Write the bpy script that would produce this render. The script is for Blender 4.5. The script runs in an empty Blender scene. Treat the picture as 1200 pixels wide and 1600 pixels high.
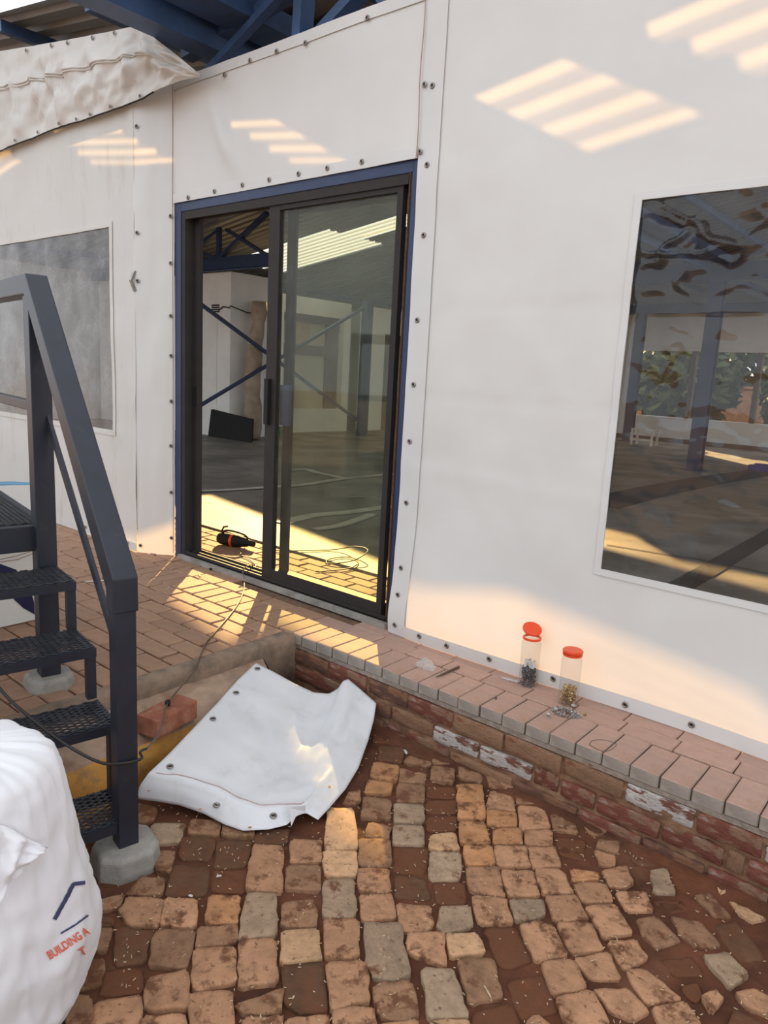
import bpy, bmesh, math, random
from mathutils import Vector, Matrix, noise
random.seed(7)
S = bpy.context.scene
COL = S.collection

# ------------------------------------------------------------------ camera, world, sun, exposure
FPX = 1138.85
YAW, PIT, ROL = math.radians(39.8913), math.radians(10.7264), math.radians(3.0452)
CAM = Vector((2.1287, -2.6880, 1.2396))
_w = Vector((-math.sin(YAW)*math.cos(PIT), math.cos(YAW)*math.cos(PIT), -math.sin(PIT)))
_r0 = Vector((math.cos(YAW), math.sin(YAW), 0)); _u0 = _r0.cross(_w)
_r = math.cos(ROL)*_r0 + math.sin(ROL)*_u0
_u = -math.sin(ROL)*_r0 + math.cos(ROL)*_u0
cd = bpy.data.cameras.new('camera'); cam = bpy.data.objects.new('camera', cd); COL.objects.link(cam)
cd.sensor_fit = 'VERTICAL'; cd.sensor_height = 36.0; cd.lens = FPX/1600*36.0
cd.clip_start = .05; cd.clip_end = 300
cam.matrix_world = Matrix(((_r.x,_u.x,-_w.x,CAM.x),(_r.y,_u.y,-_w.y,CAM.y),(_r.z,_u.z,-_w.z,CAM.z),(0,0,0,1)))
S.camera = cam

W = bpy.data.worlds.new('world'); S.world = W; W.use_nodes = True
bg = W.node_tree.nodes['Background']; bg.inputs[0].default_value = (.93, .97, 1.03, 1); bg.inputs[1].default_value = 1.48

SA, SB, SC = .68, .73, .358            # low sun shining from behind the hall towards the yard
sd = bpy.data.lights.new('sun', 'SUN'); sun = bpy.data.objects.new('sun', sd); COL.objects.link(sun)
sd.energy = 17.0; sd.color = (1.0, .70, .33); sd.angle = math.radians(.55)
sun.rotation_euler = Vector((SA, -SB, -SC)).to_track_quat('-Z', 'Y').to_euler()
sun.location = (-6, 8, 9)

S.view_settings.view_transform = 'Standard'; S.view_settings.look = 'None'
S.view_settings.exposure = 0.0; S.view_settings.gamma = 1.0; S.view_settings.use_curve_mapping = False
S.cycles.transparent_max_bounces = 24; S.cycles.max_bounces = 10; S.cycles.transmission_bounces = 8

# survey helpers: sight line of a photographed point met with a level or upright plane
def _ray(x, y): return _r*((x-600)/FPX) - _u*((y-800)/FPX) + _w
def gp(x, y, z=0.0): d = _ray(x, y); return CAM + d*((z-CAM.z)/d.z)
def wp(x, y, Y=0.0): d = _ray(x, y); return CAM + d*((Y-CAM.y)/d.y)
def xp(x, y, X=0.0): d = _ray(x, y); return CAM + d*((X-CAM.x)/d.x)

# ------------------------------------------------------------------ materials
def nt(name):
    m = bpy.data.materials.new(name); m.use_nodes = True
    return m, m.node_tree.nodes, m.node_tree.links
def noise_node(N, L, scale, detail=4, rough=.6, coord='Object', stretch=None):
    tc = N.new('ShaderNodeTexCoord'); n = N.new('ShaderNodeTexNoise')
    n.inputs['Scale'].default_value = scale; n.inputs['Detail'].default_value = detail; n.inputs['Roughness'].default_value = rough
    if stretch:
        mp = N.new('ShaderNodeMapping'); mp.inputs['Scale'].default_value = stretch
        L.new(tc.outputs[coord], mp.inputs[0]); L.new(mp.outputs[0], n.inputs['Vector'])
    else: L.new(tc.outputs[coord], n.inputs['Vector'])
    return n
def ramp(N, L, fac, stops):
    r = N.new('ShaderNodeValToRGB'); e = r.color_ramp.elements
    while len(e) < len(stops): e.new(.5)
    for q, (p, c) in zip(e, stops): q.position = p; q.color = (c[0], c[1], c[2], 1)
    L.new(fac, r.inputs[0]); return r
def sc(c, k): return tuple(min(1, max(0, v*k)) for v in c)
def mat(name, base, rough=.6, metal=0, var=.2, scale=6, rnd=0.0, bump=0, bscale=60, soil=None, soil_lo=.52, soil_hi=.68, sscale=7, spec=.4, stretch=None, coord='Object'):
    m, N, L = nt(name); b = N['Principled BSDF']
    n = noise_node(N, L, scale, stretch=stretch, coord=coord)
    r = ramp(N, L, n.outputs[0], [(.3, sc(base, 1-var)), (.7, sc(base, 1+var))]); out = r.outputs[0]
    if rnd:
        oi = N.new('ShaderNodeObjectInfo'); mr = N.new('ShaderNodeMapRange')
        mr.inputs['To Min'].default_value = 1-rnd; mr.inputs['To Max'].default_value = 1+rnd
        L.new(oi.outputs['Random'], mr.inputs[0])
        h = N.new('ShaderNodeHueSaturation'); L.new(mr.outputs[0], h.inputs['Value']); L.new(out, h.inputs['Color']); out = h.outputs[0]
    if soil:
        s = noise_node(N, L, sscale, 6, .65, coord='Generated' if coord == 'Generated' else 'Object')
        sr = ramp(N, L, s.outputs[0], [(soil_lo, (0, 0, 0)), (soil_hi, (1, 1, 1))])
        mx = N.new('ShaderNodeMix'); mx.data_type = 'RGBA'
        L.new(sr.outputs[0], mx.inputs['Factor']); L.new(out, mx.inputs['A']); mx.inputs['B'].default_value = (*soil, 1); out = mx.outputs['Result']
    L.new(out, b.inputs['Base Color']); b.inputs['Roughness'].default_value = rough; b.inputs['Metallic'].default_value = metal
    b.inputs['Specular IOR Level'].default_value = spec
    if bump:
        bn = noise_node(N, L, bscale, 5); bp = N.new('ShaderNodeBump'); bp.inputs['Strength'].default_value = bump; bp.inputs['Distance'].default_value = .006
        L.new(bn.outputs[0], bp.inputs['Height']); L.new(bp.outputs[0], b.inputs['Normal'])
    return m
def sheet_mat(name, base, trans, transl=.12, gloss=.06, rough=.35, var=.04, bump=.25, bscale=5, dirt=None):
    m, N, L = nt(name); N.remove(N['Principled BSDF']); out = N['Material Output']
    n = noise_node(N, L, 1.7, 5)
    st = [(.3, sc(base, 1-var)), (.7, sc(base, 1+var))]
    r = ramp(N, L, n.outputs[0], st); c = r.outputs[0]
    if dirt:
        dn = noise_node(N, L, 9, 6, .7, stretch=(1, 1, .25)); dr = ramp(N, L, dn.outputs[0], [(.55, (0, 0, 0)), (.8, (.55, .55, .55))])
        mx = N.new('ShaderNodeMix'); mx.data_type = 'RGBA'; L.new(dr.outputs[0], mx.inputs['Factor']); L.new(c, mx.inputs['A']); mx.inputs['B'].default_value = (*dirt, 1); c = mx.outputs['Result']
    d = N.new('ShaderNodeBsdfDiffuse'); L.new(c, d.inputs[0])
    t = N.new('ShaderNodeBsdfTranslucent'); t.inputs[0].default_value = (*trans, 1)
    g = N.new('ShaderNodeBsdfGlossy'); g.inputs['Roughness'].default_value = rough
    bn = noise_node(N, L, bscale, 3, .5); bp = N.new('ShaderNodeBump'); bp.inputs['Strength'].default_value = bump; bp.inputs['Distance'].default_value = .02
    L.new(bn.outputs[0], bp.inputs['Height'])
    for q in (d, g): L.new(bp.outputs[0], q.inputs['Normal'])
    a = N.new('ShaderNodeMixShader'); a.inputs[0].default_value = transl; L.new(d.outputs[0], a.inputs[1]); L.new(t.outputs[0], a.inputs[2])
    e = N.new('ShaderNodeMixShader'); e.inputs[0].default_value = gloss; L.new(a.outputs[0], e.inputs[1]); L.new(g.outputs[0], e.inputs[2])
    L.new(e.outputs[0], out.inputs[0]); return m
def clear_mat(name, tint, haze=.05, hazecol=(.7, .7, .68), refl=.9, rough=.02, bump=0, bscale=3, hazevar=False, ior=1.45):
    m, N, L = nt(name); N.remove(N['Principled BSDF']); out = N['Material Output']
    t = N.new('ShaderNodeBsdfTransparent'); t.inputs[0].default_value = (*tint, 1)
    d = N.new('ShaderNodeBsdfDiffuse'); d.inputs[0].default_value = (*hazecol, 1)
    g = N.new('ShaderNodeBsdfGlossy'); g.inputs['Roughness'].default_value = rough; g.inputs[0].default_value = (refl, refl, refl, 1)
    a = N.new('ShaderNodeMixShader'); a.inputs[0].default_value = haze
    if hazevar:
        hn = noise_node(N, L, 5, 6, .7); hr = ramp(N, L, hn.outputs[0], [(.4, (haze*.5,)*3), (.75, (min(1, haze*2.2),)*3)]); L.new(hr.outputs[0], a.inputs[0])
    L.new(t.outputs[0], a.inputs[1]); L.new(d.outputs[0], a.inputs[2])
    f = N.new('ShaderNodeLayerWeight'); f.inputs[0].default_value = .5
    pw_ = N.new('ShaderNodeMath'); pw_.operation = 'POWER'; L.new(f.outputs['Facing'], pw_.inputs[0]); pw_.inputs[1].default_value = 5
    r0_ = ((ior-1)/(ior+1))**2; ma = N.new('ShaderNodeMath'); ma.operation = 'MULTIPLY_ADD'; L.new(pw_.outputs[0], ma.inputs[0]); ma.inputs[1].default_value = 1-r0_; ma.inputs[2].default_value = r0_
    e = N.new('ShaderNodeMixShader'); L.new(ma.outputs[0], e.inputs[0]); L.new(a.outputs[0], e.inputs[1]); L.new(g.outputs[0], e.inputs[2])
    if bump:
        bn = noise_node(N, L, bscale, 3, .55); bp = N.new('ShaderNodeBump'); bp.inputs['Strength'].default_value = bump; bp.inputs['Distance'].default_value = .05
        L.new(bn.outputs[0], bp.inputs['Height']); L.new(bp.outputs[0], g.inputs['Normal'])
    L.new(e.outputs[0], out.inputs[0]); return m

SOIL = (.105, .036, .016)
K = {}
K['tarp'] = sheet_mat('white_tarpaulin', (.765, .765, .745), (.96, .80, .60), transl=.16)
K['tarp2'] = sheet_mat('white_tarpaulin_weathered', (.70, .69, .66), (.95, .86, .72), transl=.14, dirt=(.42, .33, .26))
K['hem'] = sheet_mat('white_tarpaulin_hem', (.685, .685, .67), (.8, .7, .58), transl=.05)
K['floor_tarp'] = sheet_mat('grey_white_tarpaulin', (.71, .71, .725), (.8, .7, .55), transl=.04, gloss=.06, rough=.45, dirt=(.48, .46, .42))
K['seam'] = mat('seam_thread', (.42, .26, .22), .7)
K['pvc'] = clear_mat('clear_pvc', (.97, .95, .92), haze=.03, hazecol=(.5, .5, .5), refl=.75, bump=.3, bscale=3, hazevar=True, ior=1.6)
K['pvc_old'] = clear_mat('hazy_pvc', (.8, .8, .8), haze=.34, hazecol=(.36, .36, .36), rough=.2, bump=.2, hazevar=True)
K['glass'] = clear_mat('door_glass', (.95, .96, .90), haze=.025, refl=.35, hazecol=(.55, .58, .5), hazevar=True, ior=1.5)
K['jar'] = clear_mat('jar_glass', (.93, .93, .93), haze=.03, hazecol=(.8, .8, .8), ior=1.35)
K['bagclear'] = clear_mat('polythene', (.9, .9, .9), haze=.3, hazecol=(.85, .84, .82), rough=.15, bump=1, bscale=20)
K['clear_rib'] = clear_mat('skylight_clear', (1, .93, .80), haze=.06, hazecol=(.8, .75, .6), ior=1.1)
K['clear_pan'] = clear_mat('skylight_dim', (.42, .36, .29), haze=.3, hazecol=(.6, .55, .45), ior=1.1)  # pans made dimmer than the ribs so the sun falls through in bars
K['blue'] = mat('navy_steel', (.014, .032, .095), .45, 0, .2, 8, spec=.5)
K['blue_lit'] = mat('navy_steel_lit', (.045, .092, .21), .45, 0, .25, 5, spec=.5)  # lighter copy of the navy steel, daylight on it put into the colour
K['black_alu'] = mat('charcoal_aluminium', (.034, .030, .028), .6, 0, .12, 9, spec=.2)
K['rust'] = mat('rusty_edge', (.09, .035, .02), .8, 0, .4, 40)
K['stair'] = mat('dark_blue_steel', (.016, .019, .030), .42, 0, .15, 12, spec=.5, soil=(.035, .036, .042), soil_lo=.6, soil_hi=.8, sscale=14)
K['stair_mesh'] = mat('worn_mesh_steel', (.06, .062, .072), .35, .4, .3, 30, spec=.6)
K['grommet'] = mat('eyelet_metal', (.30, .27, .24), .35, .9, .2, 40)
K['hole'] = mat('eyelet_hole', (.02, .018, .016), .8)
K['paver'] = mat('clay_paver', (.35, .205, .13), .75, 0, .18, 9, .10, .25, 90, soil=(.22, .12, .075), soil_lo=.5, soil_hi=.75)
K['coping'] = mat('coping_paver', (.43, .275, .215), .75, 0, .12, 9, .07, .2, 90, soil=(.30, .17, .11), soil_lo=.5, soil_hi=.8)
K['coping_face'] = mat('coping_cut_face', (.31, .265, .225), .85, 0, .2, 14, bump=.3)
K['joint'] = mat('joint_sand', (.165, .095, .06), .95, 0, .3, 25, bump=.5)
K['mortar'] = mat('wall_mortar', (.20, .105, .06), .95, 0, .4, 18, bump=1, bscale=40, soil=(.29, .18, .11), sscale=12)
K['grey_mortar'] = mat('grey_mortar', (.27, .22, .18), .95, 0, .3, 30, bump=1, bscale=50)
K['soil'] = mat('red_soil', SOIL, .95, 0, .55, 5, bump=1, bscale=45, soil=(.16, .07, .035), sscale=3.5)
K['concrete'] = mat('rough_concrete', (.36, .25, .175), .9, 0, .3, 8, bump=.7, bscale=30, soil=(.24, .13, .08), sscale=5)
K['concrete_grey'] = mat('grey_concrete', (.30, .28, .25), .9, 0, .25, 12, bump=.6, bscale=40, soil=(.15, .09, .06), soil_lo=.6, soil_hi=.8)
K['kerb'] = mat('kerb_concrete', (.235, .165, .115), .9, 0, .35, 12, bump=.6, bscale=40, soil=(.10, .075, .06), soil_lo=.5, soil_hi=.8)
K['yellow'] = mat('worn_yellow_paint', (.46, .22, .045), .8, 0, .25, 10, bump=.4, soil=(.24, .15, .09), soil_lo=.55, soil_hi=.65)
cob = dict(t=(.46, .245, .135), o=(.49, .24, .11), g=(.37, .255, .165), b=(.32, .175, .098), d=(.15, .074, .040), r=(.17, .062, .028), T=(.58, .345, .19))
def stone_mat(name, c, lo, sc_, rough=.9, rnd=.12, soilc=None, spot=(.12, .065, .04), pale=None, ks=1.0):
    m, N, L = nt(name); b = N['Principled BSDF']
    def mixc(f, A_, B_):
        x = N.new('ShaderNodeMix'); x.data_type = 'RGBA'; L.new(f, x.inputs['Factor'])
        for k_, v_ in (('A', A_), ('B', B_)):
            if isinstance(v_, tuple): x.inputs[k_].default_value = (*v_, 1)
            else: L.new(v_, x.inputs[k_])
        return x.outputs['Result']
    n1 = noise_node(N, L, 14*ks, 8, .7); base = ramp(N, L, n1.outputs[0], [(.30, sc(c, .62)), (.5, c), (.72, sc(c, 1.28))]).outputs[0]
    oi = N.new('ShaderNodeObjectInfo'); mr = N.new('ShaderNodeMapRange'); mr.inputs['To Min'].default_value = 1-rnd; mr.inputs['To Max'].default_value = 1+rnd
    L.new(oi.outputs['Random'], mr.inputs[0]); h = N.new('ShaderNodeHueSaturation'); L.new(mr.outputs[0], h.inputs['Value']); L.new(base, h.inputs['Color']); out = h.outputs[0]
    if pale:
        n4 = noise_node(N, L, sc_*.8, 6, .65); out = mixc(ramp(N, L, n4.outputs[0], [(.5, (0, 0, 0)), (.56, (1, 1, 1))]).outputs[0], out, pale)
    n2 = noise_node(N, L, 60*ks, 5, .65); out = mixc(ramp(N, L, n2.outputs[0], [(.60, (0, 0, 0)), (.68, (.8, .8, .8))]).outputs[0], out, spot)
    n3 = noise_node(N, L, sc_, 9, .68); out = mixc(ramp(N, L, n3.outputs[0], [(lo, (0, 0, 0)), (lo+.09, (.92, .92, .92))]).outputs[0], out, soilc or (.155, .064, .032))
    L.new(out, b.inputs['Base Color']); b.inputs['Roughness'].default_value = rough; b.inputs['Specular IOR Level'].default_value = .25
    bn = noise_node(N, L, 55*ks, 8, .7); bp = N.new('ShaderNodeBump'); bp.inputs['Strength'].default_value = 1.0; bp.inputs['Distance'].default_value = .007
    L.new(bn.outputs[0], bp.inputs['Height']); L.new(bp.outputs[0], b.inputs['Normal']); return m
for k, c in cob.items():
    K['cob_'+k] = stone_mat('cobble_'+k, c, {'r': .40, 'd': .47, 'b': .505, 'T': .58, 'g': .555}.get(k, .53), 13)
brk = dict(red=(.215, .075, .05), sand=(.31, .175, .105), dark=(.16, .08, .055), white=(.62, .57, .52))
for k, c in brk.items():
    K['br_'+k] = stone_mat('brick_'+k, c, {'red': .60, 'sand': .56, 'dark': .58, 'white': .60}[k], 3.2, ks=.22, soilc={'red': (.42, .36, .31), 'sand': (.20, .075, .045), 'dark': (.26, .15, .09), 'white': (.17, .07, .05)}[k], pale={'white': (.19, .085, .058), 'red': (.27, .155, .10), 'dark': (.25, .12, .07)}.get(k))
K['loosebrick'] = mat('loose_red_brick', (.27, .095, .055), .9, 0, .3, 25, 0, .8, 60, soil=(.36, .17, .11), soil_lo=.5, soil_hi=.7, sscale=18)
K['roof'] = mat('galvanised_roof', (.215, .22, .222), .5, .35, .2, 3, stretch=(.3, 3, 1))
K['white_wall'] = mat('white_wall_paint', (.80, .79, .75), .85, 0, .08, 2)
K['cream'] = mat('cream_plaster', (.50, .46, .36), .85, 0, .1, 2)
K['tan_panel'] = mat('tan_board', (.42, .30, .16), .8)
K['brown'] = mat('brown_frame', (.12, .085, .06), .7)
K['int_floor'] = mat('hall_concrete', (.25, .232, .205), .62, 0, .4, 1.6, bump=.4, bscale=12, soil=(.12, .108, .094), soil_lo=.45, soil_hi=.7, sscale=.9)
K['black'] = mat('matt_black', (.008, .008, .008), .7)
K['rubber'] = mat('black_cable', (.02, .018, .017), .5)
K['wire'] = mat('brown_cable', (.13, .09, .06), .5)
K['red'] = mat('orange_red_plastic', (.80, .075, .018), .35, 0, .05)
K['steel'] = mat('zinc_screw', (.36, .35, .33), .3, .9, .3, 60)
K['brass'] = mat('brass_screw', (.52, .37, .16), .3, .9, .3, 60)
K['dkscrew'] = mat('dark_screw', (.12, .12, .125), .35, .8, .4, 60)
K['sack'] = sheet_mat('woven_sack', (.79, .78, .80), (.8, .78, .76), transl=.05, gloss=.05, rough=.4, bump=.35, bscale=7)
K['sack_navy'] = mat('sack_navy_print', (.05, .055, .13), .7)
K['sack_red'] = mat('sack_red_print', (.78, .14, .07), .7)
K['board'] = mat('white_signboard', (.68, .67, .63), .5, 0, .04)
K['navy'] = mat('navy_print', (.012, .012, .06), .5)
K['pink'] = mat('brown_print_line', (.38, .27, .23), .6)
K['skyblue'] = mat('blue_plastic', (.12, .32, .50), .4)
K['carpet'] = mat('dusty_brown_sheet', (.36, .285, .205), .85, 0, .35, 3, bump=.5, bscale=8)
K['green'] = mat('green_plastic', (.01, .16, .10), .5)
K['plastic'] = mat('white_plastic_strip', (.62, .60, .55), .4)
K['litter'] = mat('pale_husk', (.55, .42, .28), .8, 0, .3, 50)
K['leaf'] = mat('garden_leaf', (.03, .05, .018), .7, 0, .4, 3)
K['garden_wall'] = mat('garden_brick', (.55, .30, .17), .9, 0, .2, 6)
K['yard'] = mat('yard_ground', (.25, .16, .10), .95, 0, .3, 1)

# ------------------------------------------------------------------ mesh helpers
WL = {}
def ident(o, label=None, cat=None, group=None, kind=None):
    if label: o['label'] = label
    if cat: o['category'] = cat
    if group: o['group'] = group
    if kind: o['kind'] = kind
    return o
def empty(name, loc, label=None, cat=None, group=None, kind=None):
    o = bpy.data.objects.new(name, None); COL.objects.link(o); o.location = loc; o.empty_display_size = .1
    WL[o] = Vector(loc); return ident(o, label, cat, group, kind)
class MB:
    def __init__(s): s.v = []; s.f = []
    def add(s, vs, fs):
        k = len(s.v); s.v += [Vector(p) for p in vs]; s.f += [tuple(i+k for i in f) for f in fs]; return s
    def box(s, a, b):
        x0, y0, z0 = a; x1, y1, z1 = b
        return s.add([(x0,y0,z0),(x1,y0,z0),(x1,y1,z0),(x0,y1,z0),(x0,y0,z1),(x1,y0,z1),(x1,y1,z1),(x0,y1,z1)],
                     [(0,3,2,1),(4,5,6,7),(0,1,5,4),(1,2,6,5),(2,3,7,6),(3,0,4,7)])
    def bar(s, p, q, w, h, up=(0, 0, 1)):
        p, q = Vector(p), Vector(q); d = (q-p).normalized(); up = Vector(up)
        if abs(d.dot(up)) > .98: up = Vector((1, 0, 0))
        sx = d.cross(up).normalized(); sy = sx.cross(d)
        o = [(-w/2,-h/2),(w/2,-h/2),(w/2,h/2),(-w/2,h/2)]
        return s.add([p+sx*a+sy*b for a, b in o]+[q+sx*a+sy*b for a, b in o], [(0,1,2,3),(7,6,5,4),(0,4,5,1),(1,5,6,2),(2,6,7,3),(3,7,4,0)])
    def obox(s, c, ax, ay, az):
        c, ax, ay, az = map(Vector, (c, ax, ay, az))
        vs = [c+ax*i+ay*j+az*k for k in (-1, 1) for i, j in ((-1,-1),(1,-1),(1,1),(-1,1))]
        return s.add(vs, [(0,3,2,1),(4,5,6,7),(0,1,5,4),(1,2,6,5),(2,3,7,6),(3,0,4,7)])
    def tube(s, pts, r, n=8, cap=True):
        pts = [Vector(p) for p in pts]; rings = []; last = None
        for i, p in enumerate(pts):
            d = (pts[min(i+1, len(pts)-1)]-pts[max(i-1, 0)]).normalized()
            up = last if last else (Vector((0, 0, 1)) if abs(d.z) < .9 else Vector((1, 0, 0)))
            a = d.cross(up)
            if a.length < 1e-4: a = d.cross(Vector((.3, 1, .2)))
            a.normalize(); b = a.cross(d).normalized(); last = b
            rr = r[i] if isinstance(r, (list, tuple)) else r
            rings.append([p+(a*math.cos(t*2*math.pi/n)+b*math.sin(t*2*math.pi/n))*rr for t in range(n)])
        k = len(s.v); s.v += [q for g in rings for q in g]
        for i in range(len(pts)-1):
            for t in range(n): s.f.append((k+i*n+t, k+i*n+(t+1) % n, k+(i+1)*n+(t+1) % n, k+(i+1)*n+t))
        if cap: s.f.append(tuple(k+t for t in range(n))[::-1]); s.f.append(tuple(k+(len(pts)-1)*n+t for t in range(n)))
        return s
    def lathe(s, c, prof, n=20, axis=(0, 0, 1), cap=True):
        c = Vector(c); ax = Vector(axis).normalized(); a = ax.orthogonal().normalized(); b = ax.cross(a); k = len(s.v)
        for r, h in prof:
            for t in range(n): s.v.append(c+ax*h+(a*math.cos(t*2*math.pi/n)+b*math.sin(t*2*math.pi/n))*r)
        for i in range(len(prof)-1):
            for t in range(n): s.f.append((k+i*n+t, k+i*n+(t+1) % n, k+(i+1)*n+(t+1) % n, k+(i+1)*n+t))
        if cap: s.f.append(tuple(k+t for t in range(n))[::-1]); s.f.append(tuple(k+(len(prof)-1)*n+t for t in range(n)))
        return s
    def grid(s, fn, us, vs, skip=None):
        k = len(s.v); nu = len(us)
        for v in vs:
            for u in us: s.v.append(Vector(fn(u, v)))
        for j in range(len(vs)-1):
            for i in range(nu-1):
                if skip and skip((us[i]+us[i+1])/2, (vs[j]+vs[j+1])/2): continue
                s.f.append((k+j*nu+i, k+j*nu+i+1, k+(j+1)*nu+i+1, k+(j+1)*nu+i))
        return s
    def prism(s, pts, d):
        d = Vector(d); n = len(pts); pts = [Vector(p) for p in pts]
        return s.add(pts+[p+d for p in pts], [tuple(range(n))[::-1], tuple(range(n, 2*n))]+[(i, (i+1) % n, n+(i+1) % n, n+i) for i in range(n)])
    def build(s, name, m, parent=None, smooth=False, bevel=0, label=None, cat=None, group=None, kind=None, clean=False, solid=0):
        off = WL[parent] if parent else Vector((0, 0, 0))
        me = bpy.data.meshes.new(name); me.from_pydata([tuple(p-off) for p in s.v], [], s.f); me.update()
        if clean:
            bm = bmesh.new(); bm.from_mesh(me); bmesh.ops.delete(bm, geom=[v for v in bm.verts if not v.link_faces], context='VERTS'); bm.to_mesh(me); bm.free()
        if bevel:
            bm = bmesh.new(); bm.from_mesh(me); bmesh.ops.bevel(bm, geom=list(bm.edges), offset=bevel, segments=2, affect='EDGES', profile=.6); bm.to_mesh(me); bm.free()
        bm = bmesh.new(); bm.from_mesh(me); bmesh.ops.recalc_face_normals(bm, faces=bm.faces); bm.to_mesh(me); bm.free()
        if smooth:
            for p in me.polygons: p.use_smooth = True
        o = bpy.data.objects.new(name, me); COL.objects.link(o)
        for q in (m if isinstance(m, (list, tuple)) else [m]): me.materials.append(K[q] if isinstance(q, str) else q)
        if parent: o.parent = parent
        WL[o] = off
        if solid:
            md = o.modifiers.new('thickness', 'SOLIDIFY'); md.thickness = solid; md.offset = 0
        return ident(o, label, cat, group, kind)
def lin(a, b, step): n = max(1, int(round((b-a)/step))); return [a+(b-a)*i/n for i in range(n+1)]
def shared(name, me, parent, loc, rot=(0, 0, 0), scale=(1, 1, 1), kind=None):
    o = bpy.data.objects.new(name, me); COL.objects.link(o); o.parent = parent
    o.location = Vector(loc)-WL[parent]; o.rotation_euler = rot; o.scale = scale; WL[o] = Vector(loc); return o
def unit_brick(name, m, dims, bevel, m2=None):
    b = MB().box((-dims[0]/2, -dims[1]/2, -dims[2]/2), (dims[0]/2, dims[1]/2, dims[2]/2))
    me = bpy.data.meshes.new(name); me.from_pydata([tuple(v) for v in b.v], [], b.f)
    bm = bmesh.new(); bm.from_mesh(me); bmesh.ops.bevel(bm, geom=list(bm.edges), offset=bevel, segments=1, affect='EDGES'); bmesh.ops.recalc_face_normals(bm, faces=bm.faces)
    bm.to_mesh(me); bm.free(); me.materials.append(K[m])
    if m2:
        me.materials.append(K[m2])
        for p in me.polygons:
            if p.normal.z < .5: p.material_index = 1
    return me
def fbm(x, y, z=0.0, o=3): return noise.fractal(Vector((x, y, z)), 1.0, 2.0, o)

# ------------------------------------------------------------------ roof
XV, XR = -1.62, -6.0
def rz(x):
    if x >= XV: return 3.235+.146*(x-XV)
    if x >= XR: return 3.235+.138*(XV-x)
    return 3.235+.138*(XV-XR)-.138*(XR-x)
PITCH = .171
def rib(y):
    t = (y/PITCH) % 1.0
    if t < .55: return 0.0
    if t < .65: return (t-.55)/.10*.034
    if t < .90: return .034
    return (1-t)/.10*.034
def rib_ys(y0, y1):
    ys = [y0]; k = math.floor(y0/PITCH)-1
    while k*PITCH < y1:
        for t in (0, .55, .65, .90):
            y = (k+t)*PITCH
            if y0+1e-4 < y < y1-1e-4: ys.append(y)
        k += 1
    return ys+[y1]
ceiling = empty('ceiling', (0, 4, 3.3), 'corrugated metal roof over blue steel trusses', kind='structure')
def roof_piece(name, x0, x1, y0, y1, m='roof'):
    xs = [x0]+[x for x in (XR, XV) if x0 < x < x1]+[x1]
    MB().grid(lambda y, x: (x, y, rz(x)+rib(y)), rib_ys(y0, y1), xs).build(name, m, ceiling)
def skylight(x0, x1, y0, y1, pan_m='clear_pan'):
    xs = [x0]+[x for x in (XR, XV) if x0 < x < x1]+[x1]
    top, pan = MB(), MB()
    ys = rib_ys(y0, y1)
    for a, b in zip(ys, ys[1:]):
        t = ((a+b)/2/PITCH) % 1.0
        (top if t >= .5 else pan).grid(lambda y, x: (x, y, rz(x)+(rib(y) if y < b-1e-6 else rib(y-1e-6) if rib(b-1e-5) > .03 else rib(b-1e-5))), [a, b], xs)
    s = pan.build('skylight_sheet', pan_m, ceiling); top.build('clear_rib', 'clear_rib', s)
YF = -.30
XL, XE, YB = -12.5, 5.2, 15.2
roof_piece('roof_sheet', XL, XE, YF, 1.80)
near = [(-6.55, -5.95), (-4.95, -4.10), (-3.09, -2.57), (-1.60, -1.01), (-.784, -.20), (.03, .62)]
x = XL
for a, b in near:
    roof_piece('roof_sheet', x, a, 1.80, 2.39); skylight(a, b, 1.80, 2.39); x = b
roof_piece('roof_sheet', x, XE, 1.80, 2.39)
roof_piece('roof_sheet', XL, XE, 2.39, 6.50)
roof_piece('roof_sheet', XL, -10.2, 6.50, 8.30); roof_piece('roof_sheet', -10.2, -7.4, 6.50, 6.82); roof_piece('roof_sheet', -7.4, -5.05, 6.50, 7.10); skylight(-10.2, -7.4, 6.82, 8.30, 'clear_rib')
skylight(-7.4, -5.05, 7.10, 7.72, 'clear_rib'); roof_piece('roof_sheet', -7.4, -5.05, 7.72, 8.30)
roof_piece('roof_sheet', -5.05, -3.6, 6.50, 8.30)
roof_piece('roof_sheet', -3.6, XE, 6.50, 8.30)
roof_piece('roof_sheet', XL, XE, 8.30, 10.2)
roof_piece('roof_sheet', XL, -7.4, 10.2, 10.9); skylight(-7.4, -4.4, 10.2, 10.9, 'clear_rib'); roof_piece('roof_sheet', -4.4, XE, 10.2, 10.9)
roof_piece('roof_sheet', XL, XE, 10.9, 14.5)
roof_piece('roof_sheet', XL, -11.4, 14.5, YB); skylight(-11.4, -9.7, 14.5, YB, 'clear_rib'); roof_piece('roof_sheet', -9.7, XE, 14.5, YB)
for px_ in (-11.2, -3.6, -2.4, -.89, -.09, .75, 2.3, 3.8):     # purlins along the hall
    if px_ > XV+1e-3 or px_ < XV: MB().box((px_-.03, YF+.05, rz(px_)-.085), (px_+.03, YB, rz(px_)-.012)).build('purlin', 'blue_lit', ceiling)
# valley girder
vg = empty('trim_1', (-1.7, 6, 3.0), 'blue steel valley girder and gutter under the roof', kind='structure')
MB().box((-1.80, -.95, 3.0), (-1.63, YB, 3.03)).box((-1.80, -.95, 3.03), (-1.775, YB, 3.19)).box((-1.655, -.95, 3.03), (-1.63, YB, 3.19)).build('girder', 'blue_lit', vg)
MB().box((-1.56, -.95, 3.09), (-1.32, YB, 3.11)).box((-1.56, -.95, 3.11), (-1.545, YB, 3.2)).box((-1.335, -.95, 3.11), (-1.32, YB, 3.2)).build('gutter', 'blue_lit', vg)
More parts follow.
